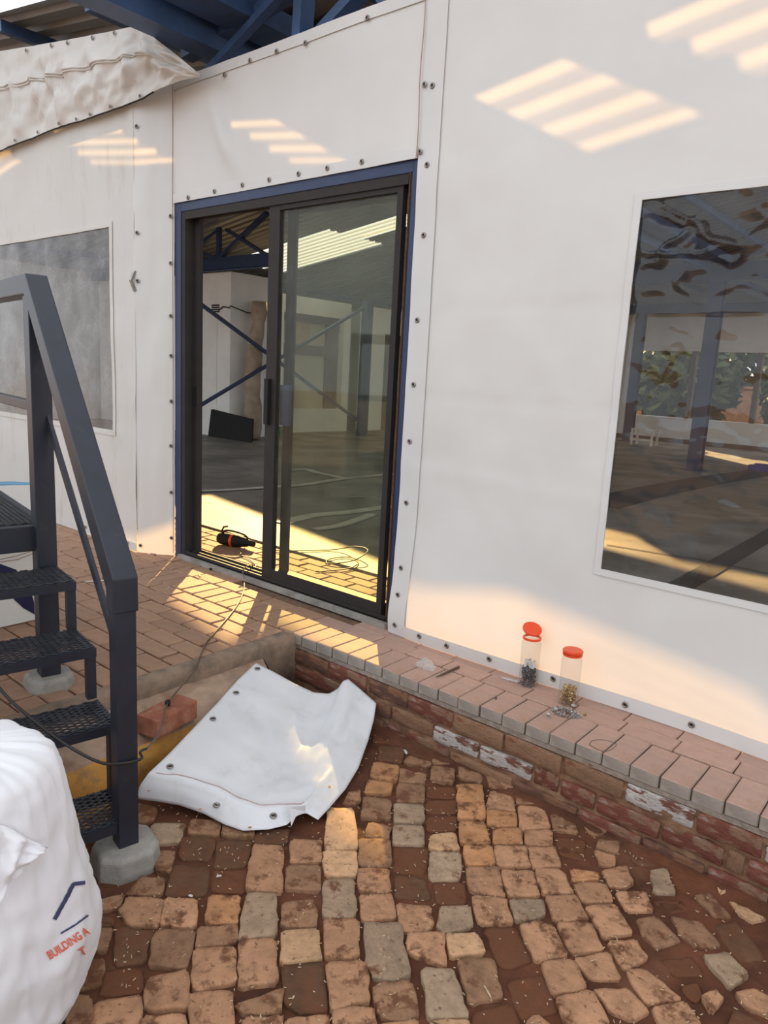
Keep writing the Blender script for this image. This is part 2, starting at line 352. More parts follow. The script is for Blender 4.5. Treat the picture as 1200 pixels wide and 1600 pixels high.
# truss just behind the tarpaulin
tr = empty('trim_2', (-1.0, .18, 2.9), 'blue roof truss rising behind the tarpaulin over the door', kind='structure')
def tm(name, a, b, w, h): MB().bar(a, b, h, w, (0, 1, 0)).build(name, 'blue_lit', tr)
tm('diagonal', wp(292, 88, .16), wp(470, -20, .16), .085, .05)
tm('diagonal', wp(318, 122, .12), wp(450, -22, .12), .05, .04)
tm('post', wp(471, 75, .16), wp(478, -40, .16), .095, .06)
tm('diagonal', wp(490, 68, .2), wp(590, -40, .2), .085, .05)
tm('chord', (-3.9, .3, 2.88), (2.6, .3, 2.88), .10, .06)
tm('diagonal', wp(620, 30, .2), wp(560, -60, .2), .06, .05)

# ------------------------------------------------------------------ hall shell
fl = empty('floor_hall', (0, 7, 0), 'dark concrete hall floor with brick paving by the door', kind='structure')
MB().box((XL, .70, -.12), (XE, YB, 0)).build('concrete_slab', 'int_floor', fl)
MB().box((XL, .02, -.12), (XE, .70, -.012)).build('paving_bed', 'joint', fl)
pv = unit_brick('paver', 'paver', (.197, .097, .05), .005)
for j in range(6):
    y = .075+j*.105
    for i in range(18):
        shared('paver', pv, fl, (-3.35+i*.206+(.103 if j % 2 else 0), y, -.025+random.uniform(-.002, .002)), (random.uniform(-.01, .01), random.uniform(-.01, .01), random.uniform(-.01, .01)))
def crack(name, pts, w, m): # a strip lying on the hall floor
    a = []; b = []
    for i, p in enumerate(pts):
        d = (pts[min(i+1, len(pts)-1)]-pts[max(i-1, 0)]); d.z = 0; n_ = Vector((-d.y, d.x, 0)).normalized()
        ww = (w[i] if isinstance(w, (list, tuple)) else w)/2; a.append(p+n_*ww); b.append(p-n_*ww)
    q = MB(); n = len(pts)
    q.add(a+b, [(i, i+1, n+i+1, n+i) for i in range(n-1)])
    q.v = [v+Vector((0, 0, .003)) for v in q.v]; q.add([v+Vector((0, 0, .004)) for v in q.v[:2*n]], [(i, n+i, n+i+1, i+1) for i in range(n-1)])
    return q
for name, pp, w in [('trench', [(1040, 930), (1110, 890), (1200, 838), (1300, 775)], .16), ('trench', [(930, 790), (1010, 770), (1100, 752), (1200, 737), (1300, 722)], .5), ('slab_joint', [(948, 852), (1010, 862), (1110, 878), (1210, 899)], .012)]:
    crack(name, [gp(a, b, 0) for a, b in pp], w, 'black').build(name, mat('trench_dark', (.035, .03, .028), .95), fl)

def wallbox(name, a, b, m, label): return MB().box(a, b).build(name, m, None, label=label, kind='structure')
# far wall with a long window opening
wf = empty('wall_back', (-2, 15, 0), 'white back wall of the hall with long window openings', kind='structure')
wx0, wx1, wz0, wz1 = -4.95, .9, .58, 2.12
MB().box((XL, 15, 0), (wx0, 15.2, 3.0)).box((wx1, 15, 0), (XE, 15.2, 3.0)).box((wx0, 15, 0), (wx1, 15.2, wz0)).box((wx0, 15, wz1), (wx1, 15.2, 3.0)).build('panel', 'white_wall', wf)
MB().box((XL, 15.02, 3.0), (XE, 15.18, 4.3)).build('gable_sheet', 'roof', wf)
for x in (-3.6, -2.2, -.8): MB().box((x-.05, 15.0, wz0), (x+.05, 15.16, wz1)).build('mullion', 'brown', wf)
MB().box((XL, 14.9, 0), (XE, 15, .09)).build('skirting', 'brown', wf)
wallbox('wall_end', (XL-.2, 0, -.1), (XL, YB, 3.0), 'white_wall', 'end wall closing the hall on the left')
# partition seen through the door
wl = empty('wall_left', (-8.6, 7, 0), 'white partition wall inside the hall with window and air vent', kind='structure')
pw = MB()
pw.box((-12.4, 5.25, 0), (-8.1, 6.05, 2.78)); pw.box((-8.85, 6.05, 0), (-8.6, 6.9, 2.62)); pw.box((-8.85, 6.9, 0), (-8.6, 8.75, .46)); pw.box((-8.85, 6.9, 2.3), (-8.6, 8.75, 2.62)); pw.box((-8.85, 8.55, .46), (-8.6, 8.75, 2.3))
pw.box((-8.75, 9.2, 0), (-8.5, 9.75, 2.62)); pw.box((-8.75, 10.5, 0), (-8.5, 13, 2.62)); pw.box((-8.75, 9.75, 2.1), (-8.5, 10.5, 2.62)); pw.build('panel', 'white_wall', wl)
MB().box((-8.87, 6.9, .46), (-8.8, 8.55, 2.3)).build('backing_board', 'cream', wl)
MB().box((-8.80, 7.10, 1.72), (-8.77, 7.75, 2.15)).build('tan_board', 'tan_panel', wl)
MB().box((-8.80, 6.9, 2.15), (-8.74, 8.55, 2.3)).box((-8.80, 6.9, 1.52), (-8.74, 8.55, 1.72)).box((-8.80, 8.2, .46), (-8.75, 8.55, 2.3)).build('window_frame', 'brown', wl)
MB().box((-8.74, 9.75, 0), (-8.68, 10.5, 2.1)).build('door_leaf', 'brown', wl)
vc = wp(331, 488, 5.24); v = MB()
for i in range(4):
    for j in range(4): v.box((vc.x+i*.055, 5.232, vc.z+j*.035), (vc.x+i*.055+.034, 5.25, vc.z+j*.035+.022))
v.build('air_vent', 'black', wl)
MB().tube([(vc.x+.2, 5.23, vc.z+.03), (vc.x+.34, 5.22, vc.z+.09), (vc.x+.5, 5.22, vc.z+.06), (-8.09, 5.24, vc.z+.1), (-8.08, 5.6, vc.z+.02), (-8.08, 6.0, vc.z+.05)], .010, 6).build('wall_cable', 'rubber', wl)
MB().box((vc.x+.12, 5.235, 0), (vc.x+.15, 5.25, vc.z)).build('cover_strip', 'white_wall', wl)
# blue truss over the partition, column and cross bracing
lg = empty('trim_3', (-8.0, 5.1, 0), 'blue steel column, cross bracing and roof truss inside the hall', kind='structure')
MB().box((-12.4, 5.10, 2.79), (-6.98, 5.2, 2.99)).build('bottom_chord', 'blue', lg)
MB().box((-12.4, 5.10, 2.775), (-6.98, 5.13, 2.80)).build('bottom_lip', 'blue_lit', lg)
for k in range(4):
    x0 = -11.9+k*1.2; x1 = x0+1.2
    MB().bar((x0, 5.15, 2.97), (x1, 5.15, rz(x1)-.1), .06, .08, (0, 1, 0)).build('truss_diagonal', 'blue', lg)
    MB().bar((x1, 5.15, 2.97), (x0+.2, 5.15, rz(x0)-.1), .05, .06, (0, 1, 0)).build('truss_diagonal', 'blue', lg)
    MB().box((x0-.04, 5.12, 2.99), (x0+.04, 5.18, rz(x0)-.05)).build('truss_post', 'blue', lg)
BX = -7.62; cb = xp(567, 640, BX)
MB().box((BX-.08, cb.y-.08, 0), (BX+.08, cb.y+.08, 2.62)).build('column', 'blue', lg)
MB().bar(xp(285, 454, BX), xp(566, 662, BX), .05, .055, (1, 0, 0)).build('cross_brace', 'blue', lg)
MB().bar(xp(285, 650, BX+.03), xp(567, 482, BX+.03), .05, .055, (1, 0, 0)).build('cross_brace', 'blue', lg)
# columns seen through the clear window
for nm, (cx, cy), lab in (('column', (-1.5, 9.2), 'blue steel column standing nearest behind the clear window'), ('column', (-4.5, 13.9), 'blue steel column by the back wall, seen at the edge of the clear window')):
    c = empty('hall_column', (cx, cy, 0), lab, 'column', 'columns inside the hall')
    MB().box((cx-.10, cy-.09, 0), (cx+.10, cy-.075, 2.86)).box((cx-.10, cy+.075, 0), (cx+.10, cy+.09, 2.86)).box((cx-.012, cy-.075, 0), (cx+.012, cy+.075, 2.86)).build('shaft', 'blue', c)
    MB().box((cx-.16, cy-.16, 0), (cx+.16, cy+.16, .015)).build('base_plate', 'blue', c)
g2 = empty('trim_4', (0, 9.2, 2.86), 'blue beam carried by the hall column', kind='structure')
MB().box((-5.5, 9.1, 2.86), (XE, 9.3, 3.12)).build('beam', 'blue', g2)
MB().box((-8.0, 13.8, 2.86), (XE, 14.0, 3.06)).build('beam', 'blue', g2)
for k in range(7): MB().bar((-4.8+k*1.6, 9.2, 3.1), (-4.0+k*1.6, 9.2, rz(-4.0+k*1.6)-.06), .06, .06, (0, 1, 0)).build('web_bar', 'blue', g2)
# outdoors behind the back wall
gw = empty('garden_wall', (-3, 19.5, -.1), 'sunlit orange brick garden wall beyond the back windows', 'wall')
MB().box((-12, 19.5, -.1), (8, 19.7, 1.35)).build('wall_body', 'garden_wall', gw); MB().box((-12, 19.45, 1.35), (8, 19.75, 1.42)).build('capping', 'garden_wall', gw)
def bush(c, r, n, lab):
    e = empty('garden_bush', c, lab, 'bush', 'bushes behind the hall'); rnd = random.Random(int(c[0]*91)); q = MB()
    for _ in range(n):
        d = Vector((rnd.gauss(0, 1), rnd.gauss(0, 1), rnd.gauss(0, 1))).normalized()*rnd.uniform(.55, 1)
        p = Vector(c)+Vector((d.x*r, d.y*r*.7, r*1.05+d.z*r)); a = Vector((rnd.gauss(0, 1), rnd.gauss(0, 1), rnd.gauss(0, 1))).normalized()*.18; b = a.orthogonal().normalized()*.09
        q.add([p-a, p-b, p+a, p+b], [(0, 1, 2, 3)])
    q.build('foliage', 'leaf', e, kind='stuff'); MB().tube([Vector(c), Vector(c)+Vector((.05, 0, r*.9))], .06, 6).build('stem', 'brown', e)
bush((-7.6, 17.4, -.1), 1.3, 1500, 'leafy bush at the far left of the back window view')
bush((-4.6, 17.5, -.1), 1.45, 2000, 'leafy bush left of the nearest column in the back window view')
bush((-1.3, 17.5, -.1), 1.5, 2000, 'dark leafy bush right of the nearest column in the back window view')
bush((2.0, 17.5, -.1), 1.4, 1500, 'leafy bush at the far right of the back window view')
bush((-10.5, 23.0, -.1), 2.3, 2200, 'tall garden tree behind the left end of the garden wall')
bush((-5.7, 23.0, -.1), 2.4, 2400, 'tall garden tree behind the middle of the garden wall')
bush((-.8, 23.0, -.1), 2.4, 2400, 'tall garden tree behind the right part of the garden wall')

# ------------------------------------------------------------------ tarpaulin wall
def wr(x, z, k=1.0):
    return k*(.010*fbm(x*.9+3.1, z*.7, .5)+.006*fbm(x*2.1+z*1.3, z*1.1-x*.8, 7.7)+.0025*fbm(x*6, z*5, 2.2, 2))
def tarp_sheet(x0, x1, z0, z1, y0, k, hole=None, step=.03, extra=None):
    xs = lin(x0, x1, step); zs = lin(z0, z1, step)
    if hole:
        hx0, hx1, hz0, hz1 = hole
        xs = lin(x0, hx0, step)+lin(hx0, hx1, step)[1:]+(lin(hx1, x1, step)[1:] if x1-hx1 > .01 else [])
        zs = lin(z0, hz0, step)+lin(hz0, hz1, step)[1:]+lin(hz1, z1, step)[1:]
    fn = lambda x, z: (x, y0+wr(x, z, k)+(extra(x, z) if extra else 0), z)
    return MB().grid(fn, xs, zs, (lambda x, z: hx0 < x < hx1 and hz0 < z < hz1) if hole else None)
def eyelet(p, parent, nrm=(0, -1, 0), r=.0125):
    n = Vector(nrm)
    e = MB().lathe(p, [(r*.45, .0005), (r*.5, .003), (r*.75, .0042), (r, .002), (r, 0)], 12, n, cap=False).build('eyelet', 'grommet', parent, smooth=True)
    MB().lathe(p, [(r*.5, 0), (r*.5, .0008)], 10, n).build('eyelet_hole', 'hole', e)
def strip(name, x0, x1, z0, z1, y0, k, parent, m='hem', ext=None):
    return tarp_sheet(x0, x1, z0, z1, y0-.006, k, step=.03, extra=ext).build(name, m, parent, smooth=True)
# big right-hand panel with a clear window
WX, WZ0, WZ1, WX2 = 1.014, .5365, 1.895, 2.65
bell = lambda x, z: -.045*math.exp(-((z-.06)/.16)**2)*(.55+.45*math.sin(x*3.1+.4))-.03*math.exp(-((z-.30)/.22)**2)*math.exp(-((x-.25)/.25)**2)
crs = lambda x, z: bell(x, z)+.0022*math.exp(-((z-1.52-.02*x-.02*fbm(x*3,1,1))/.018)**2)*(x > .15)*(x < 1.0)+.0015*math.exp(-((z-1.15+.01*x)/.012)**2)*(x < 1.0)-.002*math.exp(-((z-.82+.03*x)/.03)**2)*(x < 1.0)
pr_ = empty('tarpaulin_curtain', (1.5, 0, 0), 'large white tarpaulin panel right of the door with a clear window', 'tarpaulin', 'tarpaulin wall curtains')
tarp_sheet(-.012, 3.2, 0.0, 3.42, -.012, 1.0, (WX, WX2, WZ0, WZ1), .028, crs).build('sheet', 'tarp', pr_, smooth=True, clean=True)
win = MB()
def pv_fold(x, z):
    t = max(0, min(1, (z-1.55)/.2)); l = max(0, min(1, (1.30-x)/.2))*max(0, min(1, (z-1.25)*4))
    a = fbm(x*2.2+z*1.2, z*4.5, 3.3); c = fbm(x*3.5-z*3, z*3.2+x*2, 8.1)
    return -.030*t*math.exp(-(a/.075)**2)-.020*max(t*.6, l)*math.exp(-(c/.06)**2)
def pv_y(x, z): return pv_fold(x, z)*min(1, (x-WX)*12+.05)*min(1, max(0, (WZ1-z)*14))-.008+.035*fbm(x*2.3, z*3.1, 4.4)*min(1, (x-WX)*6+.15)*min(1, max(.05, 1.4*(z-1.35)))+.010*fbm(x*5+z*2, z*7, 9.1)*(1 if z > 1.5 else .2)
win.grid(lambda x, z: (x, pv_y(x, z)+crs(x, z), z), lin(WX-.01, WX2+.01, .0075), lin(WZ0-.01, WZ1+.01, .0075)).build('window_pane', 'pvc', pr_, smooth=True, label='wrinkled clear plastic window')
strip('hem', -.012, 3.2, .002, .062, -.012, 1.0, pr_, ext=crs)
strip('hem', -.012, .10, .062, 3.42, -.012, 1.0, pr_, ext=crs)
for a in ((WX-.026, WX, WZ0-.026, WZ1+.026), (WX, WX2, WZ0-.026, WZ0), (WX, WX2, WZ1, WZ1+.026)): strip('window_border', *a, -.012, 1.0, pr_, ext=crs)
for q in [(666,257),(660,367),(650,500),(644,601),(638,690),(633,786),(628,887),(626,928),(623,974),(674,133),(663,991),(705,1006),(770,1027),(867,1059),(977,1101),(1080,1133)]:
    p = wp(*q, -.03); p.y = -.02+wr(p.x, p.z)+crs(p.x, p.z); eyelet(p, pr_)
# panel over the door
ph = empty('tarpaulin_curtain', (-.95, 0, 2.17), 'white tarpaulin panel above the sliding door', 'tarpaulin', 'tarpaulin wall curtains')
fold = lambda x, z: -.030*math.exp(-((x+1.60-.55*(2.85-z))/.07)**2)*min(1, max(0, (2.80-z)*3))*min(1, max(0, z-2.2)*5)
tarp_sheet(-1.868, -.014, 2.172, 2.845, -.016, .8, None, .025, fold).build('sheet', 'tarp', ph, smooth=True)
strip('hem', -1.868, -.014, 2.172, 2.222, -.016, .8, ph, ext=fold); strip('hem', -1.868, -.014, 2.795, 2.847, -.016, .8, ph, ext=fold)
MB().tube([(-.018+.004*math.sin(i), -.03, 2.17+i*.07) for i in range(12)], .0022, 5).build('seam', 'seam', ph)
for q in [(295,309),(335,299),(378,289),(421,281),(467,272),(512,263),(566,253),(658,238),(351,117),(391,95),(433,81),(478,68),(577,30),(665,133)]:
    p = wp(*q, -.02); p.y = -.026+wr(p.x, p.z, .8)+fold(p.x, p.z); eyelet(p, ph)
# narrow strip wrapped round the post left of the door
A, B = Vector((-2.10, -.145, 0)), Vector((-1.868, -.012, 0))
ps = empty('tarpaulin_strip', (-1.98, -.08, 0), 'narrow white tarpaulin strip wrapped round the post left of the door', 'tarpaulin')
def stf(u, z):
    p = A.lerp(B, u); n_ = Vector((B.y-A.y, A.x-B.x, 0)).normalized(); d = .010*fbm(u*2+1, z*1.4, 3)+.012*math.sin(u*math.pi)*(.5+.5*fbm(z*1.3, 1, 2))
    return p+n_*d+Vector((0, 0, z))
MB().grid(stf, lin(0, 1, .09), lin(-.004, 2.845, .04)).build('sheet', 'tarp', ps, smooth=True)
MB().tube([stf(.97, .02+i*.1)+Vector((.004, -.006, 0)) for i in range(29)], .0022, 5).build('seam', 'seam', ps)
MB().tube([stf(.03, 1.66), stf(.03, 1.72)+Vector((-.01, -.02, 0)), stf(.03, 1.78)], .012, 6).build('cleat', 'steel', ps)
for z in (.12, .42, .72, 1.0, 1.28, 1.52, 1.83, 2.10): eyelet(stf(.93, z)+Vector((.004, -.008, 0)), ps, (.5, -.87, 0))
for z in (.05, 1.72, 2.0, 2.6): eyelet(stf(.12, z)+Vector((.004, -.008, 0)), ps, (.5, -.87, 0))
# left panel with a hazy window
YL = -.145
l0, l1 = wp(172, 355, YL), wp(176, 672, YL)
LX = l0.x; LZ1 = l0.z; LZ0 = l1.z
pl = empty('tarpaulin_curtain', (-3.3, YL, 0), 'white tarpaulin panel left of the door with a grey hazy window', 'tarpaulin', 'tarpaulin wall curtains')
leftx = lambda x, z: .010*math.exp(-((x+2.2)/.03)**2)
tarp_sheet(-4.9, -2.095, .005, 2.86, YL, 1.0, (-4.6, LX, LZ0, LZ1), .04, leftx).build('sheet', 'tarp2', pl, smooth=True, clean=True)
MB().grid(lambda x, z: (x, YL+.004+wr(x, z), z), lin(-4.61, LX+.01, .06), lin(LZ0-.01, LZ1+.01, .06)).build('window_pane', 'pvc_old', pl, smooth=True, label='dusty grey plastic window')
for a in ((LX, LX+.035, LZ0-.035, LZ1+.035), (-4.6, LX, LZ0-.035, LZ0), (-4.6, LX, LZ1, LZ1+.03)): strip('window_border', *a, YL, 1.0, pl, 'tarp2')
strip('hem', -4.9, -2.095, .005, .06, YL, 1.0, pl, 'tarp2')
for q in [(83,808),(135,823),(200,848)]:
    p = wp(*q, YL-.01); p.y = YL-.012+wr(p.x, p.z); eyelet(p, pl)
# gathered flap above it
hd = empty('tarpaulin_flap', (-3.2, YL, 2.8), 'creased white tarpaulin flap gathered under the roof at upper left', 'tarpaulin')
top_pts = [(-60, 92), (0, 80), (60, 70), (105, 62), (160, 51), (205, 42), (218, 45), (240, 58), (275, 85), (312, 116)]
bot_pts = [(-60, 262), (0, 237), (61, 211), (96, 198), (135, 186), (182, 170), (222, 153), (250, 138), (280, 126), (312, 120)]
def poly(pts, t):
    s = t*(len(pts)-1); i = min(int(s), len(pts)-2); f = s-i
    return pts[i][0]*(1-f)+pts[i+1][0]*f, pts[i][1]*(1-f)+pts[i+1][1]*f
def hood(u, v_):
    t = wp(*poly(top_pts, u), YL-.05-.02*u+.13*max(0, u-.55)); b = wp(*poly(bot_pts, u), YL-.045+.13*max(0, u-.55))
    p = b.lerp(t, v_); q = p.x
    cr = .030*math.sin(q*22+3*fbm(q*3, v_*2, 1)+v_*5)*v_*(1-v_)*2.4+(.03*fbm(q*3.2-v_*2.2, v_*2.0+q*1.5, 5)+.016*fbm(q*11-v_*5, v_*2.5, 2))*min(1, (1-v_)*5+.15)*min(1, v_*6+.2)+.03*math.sin(math.pi*v_)*.8
    if abs(v_-.62) < .035: cr += .006
    p.y -= cr*(1 if u < .9 else (1-u)*10); return p
MB().grid(hood, lin(0, 1, 1/110), lin(0, 1, 1/26)).build('sheet', 'tarp2', hd, smooth=True)
MB().tube([hood(i/60, .625)+Vector((0, -.004, 0)) for i in range(60)], .005, 5).build('seam', 'tarp2', hd)
MB().tube([hood(i/60, .595)+Vector((0, -.002, 0)) for i in range(60)], .0035, 5).build('seam', 'tarp2', hd)
MB().tube([hood(i/60*.75, 0.01)+Vector((0, .002, -.004)) for i in range(60)], .005, 5).build('bottom_bead', 'hole', hd)
for u in (.11, .19, .28, .34, .42, .5): eyelet(hood(u, .955)+Vector((0, -.010, 0)), hd, r=.013)
for u in (.16, .22, .33, .40, .46, .54, .66): eyelet(hood(u, .035)+Vector((0, -.010, 0)), hd, r=.011)

# ------------------------------------------------------------------ sliding door
d1 = empty('door_1', (-.94, 0, 0), 'charcoal framed sliding glass door in a blue steel surround', kind='structure')
DL, DR, DT = -1.866, -.0146, 2.177
MB().box((DL, -.01, 0), (DL+.06, .07, DT)).build('surround_post', 'blue', d1, bevel=.003)
MB().box((DR-.034, -.01, 0), (DR, .07, DT)).build('surround_post', 'blue', d1, bevel=.003)
MB().box((DL+.06, -.01, DT-.055), (DR-.034, .07, DT)).build('surround_head', 'blue', d1, bevel=.003)
FL, FR, FT = DL+.06, DR-.034, DT-.055
MB().box((FL, -.005, .03), (FL+.035, .10, FT)).build('frame_jamb', 'black_alu', d1, bevel=.002)
MB().box((FL+.035, .06, .03), (FL+.085, .09, FT)).build('frame_jamb', 'black_alu', d1, bevel=.002)
MB().box((FR-.018, -.005, .03), (FR, .10, FT)).build('frame_jamb', 'black_alu', d1, bevel=.002)
MB().box((FR-.019, -.008, .05), (FR-.012, -.003, FT)).build('rust_line', 'rust', d1)
hdr = MB()
for y0, y1, z in ((-.005, .012, .045), (.022, .034, .038), (.044, .056, .038), (.066, .10, .03)): hdr.box((FL+.035, y0, FT-z), (FR-.025, y1, FT))
hdr.build('head_track', 'black_alu', d1)
MB().box((FL, -.035, 0), (FR, -.006, .026)).build('sill', 'concrete_grey', d1)
MB().box((FL, -.006, 0), (FR, .105, .03)).build('sill_base', 'black_alu', d1)
sl = MB()
for y0, y1 in ((-.002, .008), (.04, .05), (.09, .10)): sl.box((FL+.035, y0, .03), (FR-.025, y1, .052))
sl.box((FL+.035, -.002, .028), (FR-.025, .10, .034)); sl.build('sill_track', 'black_alu', d1)
def leaf(x0, x1, y, z0, z1, sw, tw, bw, name, lab, rw):
    p = MB().box((x0, y-.016, z0), (x0+sw, y+.016, z1)).build(name, 'black_alu', d1, label=lab)
    MB().box((x1-rw, y-.016, z0), (x1, y+.016, z1)).build('stile', 'black_alu', p)
    MB().box((x0+sw, y-.015, z1-tw), (x1-rw, y+.015, z1)).build('top_rail', 'black_alu', p)
    MB().box((x0+sw, y-.015, z0), (x1-rw, y+.015, z0+bw)).build('bottom_rail', 'black_alu', p)
    MB().box((x0+sw-.005, y-.003, z0+bw-.005), (x1-rw+.005, y+.003, z1-tw+.005)).build('glass_pane', 'glass', p)
    return p
pa = leaf(-1.022, -.108, .020, .04, FT-.035, .084, .035, .068, 'sliding_panel', 'front glass panel pushed to the right', .034)
pb = leaf(-.93, FR-.012, .070, .04, FT-.03, .05, .03, .06, 'fixed_panel', 'rear fixed glass panel', .012)
MB().box((-1.008, -.022, .93), (-.975, .006, 1.18)).build('handle', 'black', pa, bevel=.004)
MB().box((-.93, .03, .93), (-.86, .05, 1.15)).build('lock_plate', 'blue', pb)
MB().box((FL+.045, .05, .98), (FL+.062, .06, 1.10)).build('strike_plate', 'black', d1)
MB().box((-.098, .06, 1.58), (FR-.02, .075, 1.60)).build('glazing_bar', 'black_alu', d1)

# ------------------------------------------------------------------ landing, coping ledge, yard
LZ = 0.0
ld = empty('floor_landing', (-2, -1, 0), 'brick paved landing in front of the door', kind='structure')
KX = -.335
MB().box((-6.5, -3.6, -.25), (KX+.01, .02, -.011)).build('bedding', 'joint', ld)
ps_ = unit_brick('paver', 'paver', (.197, .096, .05), .005)
def lay(x, y, rz_, sx=1.0, me=ps_, parent=ld, nm='paver'):
    shared(nm, me, parent, (x, y, -.025+random.uniform(-.0025, .0025)), (random.uniform(-.012, .012), random.uniform(-.012, .012), rz_+random.uniform(-.012, .012)), (sx, 1, 1))
for i in range(15): lay(-3.35+i*.205, -.155, 0)
for i in range(11): lay(-3.3+i*.205, -.052, 0, .98)
for i in range(14): lay(-1.68+i*.1015, -.305, math.pi/2)
for i in range(9): lay(-1.838-i*.205, -.258, 0)
lay(-1.785, -.36, 0, .48)
for i in range(9): lay(-1.94-i*.205, -.36, 0)
n_p = 0
for j in range(13):
    y = -.462-j*.104; x = KX-.02-(.10 if j % 2 else 0)
    if j % 2: lay(KX-.065, y, 0, .48)
    while x > (-3.6 if y > -1.2 else -2.3):
        lay(x-.10-(0.012 if j % 2 else 0), y, 0); x -= .205; n_p += 1
# rounded concrete kerb along the landing
kp = [(-.42, -.03), (-.345, .004), (-.305, .002), (-.286, -.014), (-.282, -.05), (-.29, -.30), (-.42, -.30)]
kb = MB(); ks = lin(-3.6, -.402, .06)
kb.grid(lambda i, y: (kp[int(i)][0]+.006*fbm(y*4, i, 1), y, kp[int(i)][1]+.004*fbm(y*6, i*2, 5)), range(len(kp)), ks)
kb.add([(p[0], ks[-1], p[1]) for p in kp], [tuple(range(len(kp)))])
kb.build('trim_5', 'kerb', None, smooth=True, label='rounded concrete kerb edging the paved landing', kind='structure')
# sloping concrete apron with a yellow painted nose
ap = empty('floor_apron', (-.15, -1.5, -.2), 'rough concrete apron step below the landing with a yellow nose', kind='structure')
apx = [(-.30, -.062), (-.20, -.085), (-.10, -.108), (-.062, -.122)]
nx = [(-.062, -.122), (-.035, -.15), (-.022, -.20), (-.02, -.29)]
ys = lin(-3.4, -.60, .04)
MB().grid(lambda i, y: (apx[int(i)][0]+.012*fbm(y*3, i, 2), y+(.06*max(0, i-1) if False else 0)-(.05*i if y > -.64 else 0), apx[int(i)][1]+.008*fbm(y*5, i*3, 8)), range(4), ys).add([(-.30, -.6, -.062), (-.30, -.6, -.29), (-.062, -.75, -.29), (-.062, -.75, -.122)], [(0, 1, 2, 3)]).build('apron_top', 'concrete', ap, smooth=True)
MB().grid(lambda i, y: (nx[int(i)][0]+.012*fbm(y*3, 3 if i == 0 else i, 2), y-(.15 if y > -.64 else 0), nx[int(i)][1]+.008*fbm(y*5, 9 if i == 0 else i*3, 8)), range(4), ys).build('painted_nose', 'yellow', ap, smooth=True)

# ledge: coping pavers on an old brick wall
X0 = -.348
lw = empty('wall_ledge', (1, -.3, -.27), 'low old brick ledge wall capped with clay pavers', kind='structure')
MB().box((KX+.01, -.37, -.40), (3.3, .02, -.052)).build('wall_core', 'mortar', lw)
MB().grid(lambda x, z: (x, -.395+.012*fbm(x*7, z*14, 2)+.006*fbm(x*30, z*34, 6)+(.0 if z < -.07 else .004), z), lin(KX+.01, 3.3, .012), lin(-.36, -.05, .010)).build('mortar_face', 'mortar', lw, smooth=True)
MB().box((KX+.01, -.400, -.068), (3.3, .02, -.049)).build('bedding_mortar', 'grey_mortar', lw)
MB().box((KX+.01, -.39, -.052), (3.3, .02, -.012)).build('joint_sand', 'joint', lw)
cp = unit_brick('coping_paver', 'coping', (.0955, .193, .05), .004, 'coping_face')
for i in range(36): shared('coping_paver', cp, lw, (X0+.05+i*.1, -.307+random.uniform(-.003, .003), -.025+random.uniform(-.002, .002)), (random.uniform(-.01, .01), random.uniform(-.01, .01), random.uniform(-.014, .014)))
cs = unit_brick('stretcher_paver', 'coping', (.196, .097, .05), .004)
for i in range(18):
    shared('stretcher_paver', cs, lw, (X0+.02+i*.2+.05, -.153, -.025+random.uniform(-.002, .002)), (random.uniform(-.01, .01), 0, random.uniform(-.01, .01)))
    shared('stretcher_paver', cs, lw, (X0+.3+i*.2-.05, -.052, -.026), (0, 0, random.uniform(-.01, .01)))
def wx_(px, py): return wp(px, py, -.402).x
courses = [(-.108, .034, [(455,1040),(513,1062),(573,1085),(637,1108),(708,1135),(787,1165),(878,1200),(975,1238),(1087,1280),(1195,1320)], 'dark red dark red sand sand sand white red'.split()),
           (-.190, .032, [(455,1072),(560,1105),(610,1125),(676,1150),(748,1180),(832,1210),(874,1232),(931,1258),(1032,1300),(1132,1345),(1165,1358)], 'red dark sand white white red red red red sand'.split()),
           (-.268, .030, [(480,1090),(600,1150),(700,1200),(800,1240),(900,1290),(1000,1335),(1100,1380),(1200,1420)], 'dark red sand dark red dark red'.split())]
def rough_brick(k, seed):
    me = unit_brick('brick_'+k, 'br_'+k, (1, 1, 1), .05); bm = bmesh.new(); bm.from_mesh(me)
    bmesh.ops.subdivide_edges(bm, edges=[e for e in bm.edges if e.calc_length() > .5], cuts=3, use_grid_fill=True)
    for v in bm.verts:
        p = v.co; v.co = p+Vector((fbm(p.y*4, p.z*4, seed)*.018, fbm(p.x*4+seed, p.z*3, seed)*.06, fbm(p.x*5, p.y*3, seed+9)*.04))
    for f in bm.faces: f.smooth = True
    bm.to_mesh(me); bm.free(); return me
ub = {k: [rough_brick(k, 11*i+3) for i in range(4)] for k in brk}
for zc, hh, pts, kinds in courses:
    xs = [wx_(*p) for p in pts]; xs += [xs[-1]+.215*i for i in range(1, 8) if xs[-1]+.215*i < 3.25]
    for i, (a, b) in enumerate(zip(xs, xs[1:])):
        k = kinds[i] if i < len(kinds) else random.choice(['red', 'sand', 'dark', 'white'])
        shared('brick', ub[k][i % 4], lw, ((a+b)/2, -.3745+random.uniform(-.004, .004), zc+random.uniform(-.003, .003)), (random.uniform(-.03, .03), random.uniform(-.02, .02), random.uniform(-.025, .025)), (b-a-.013, .06, hh*2+random.uniform(-.004, .002)))

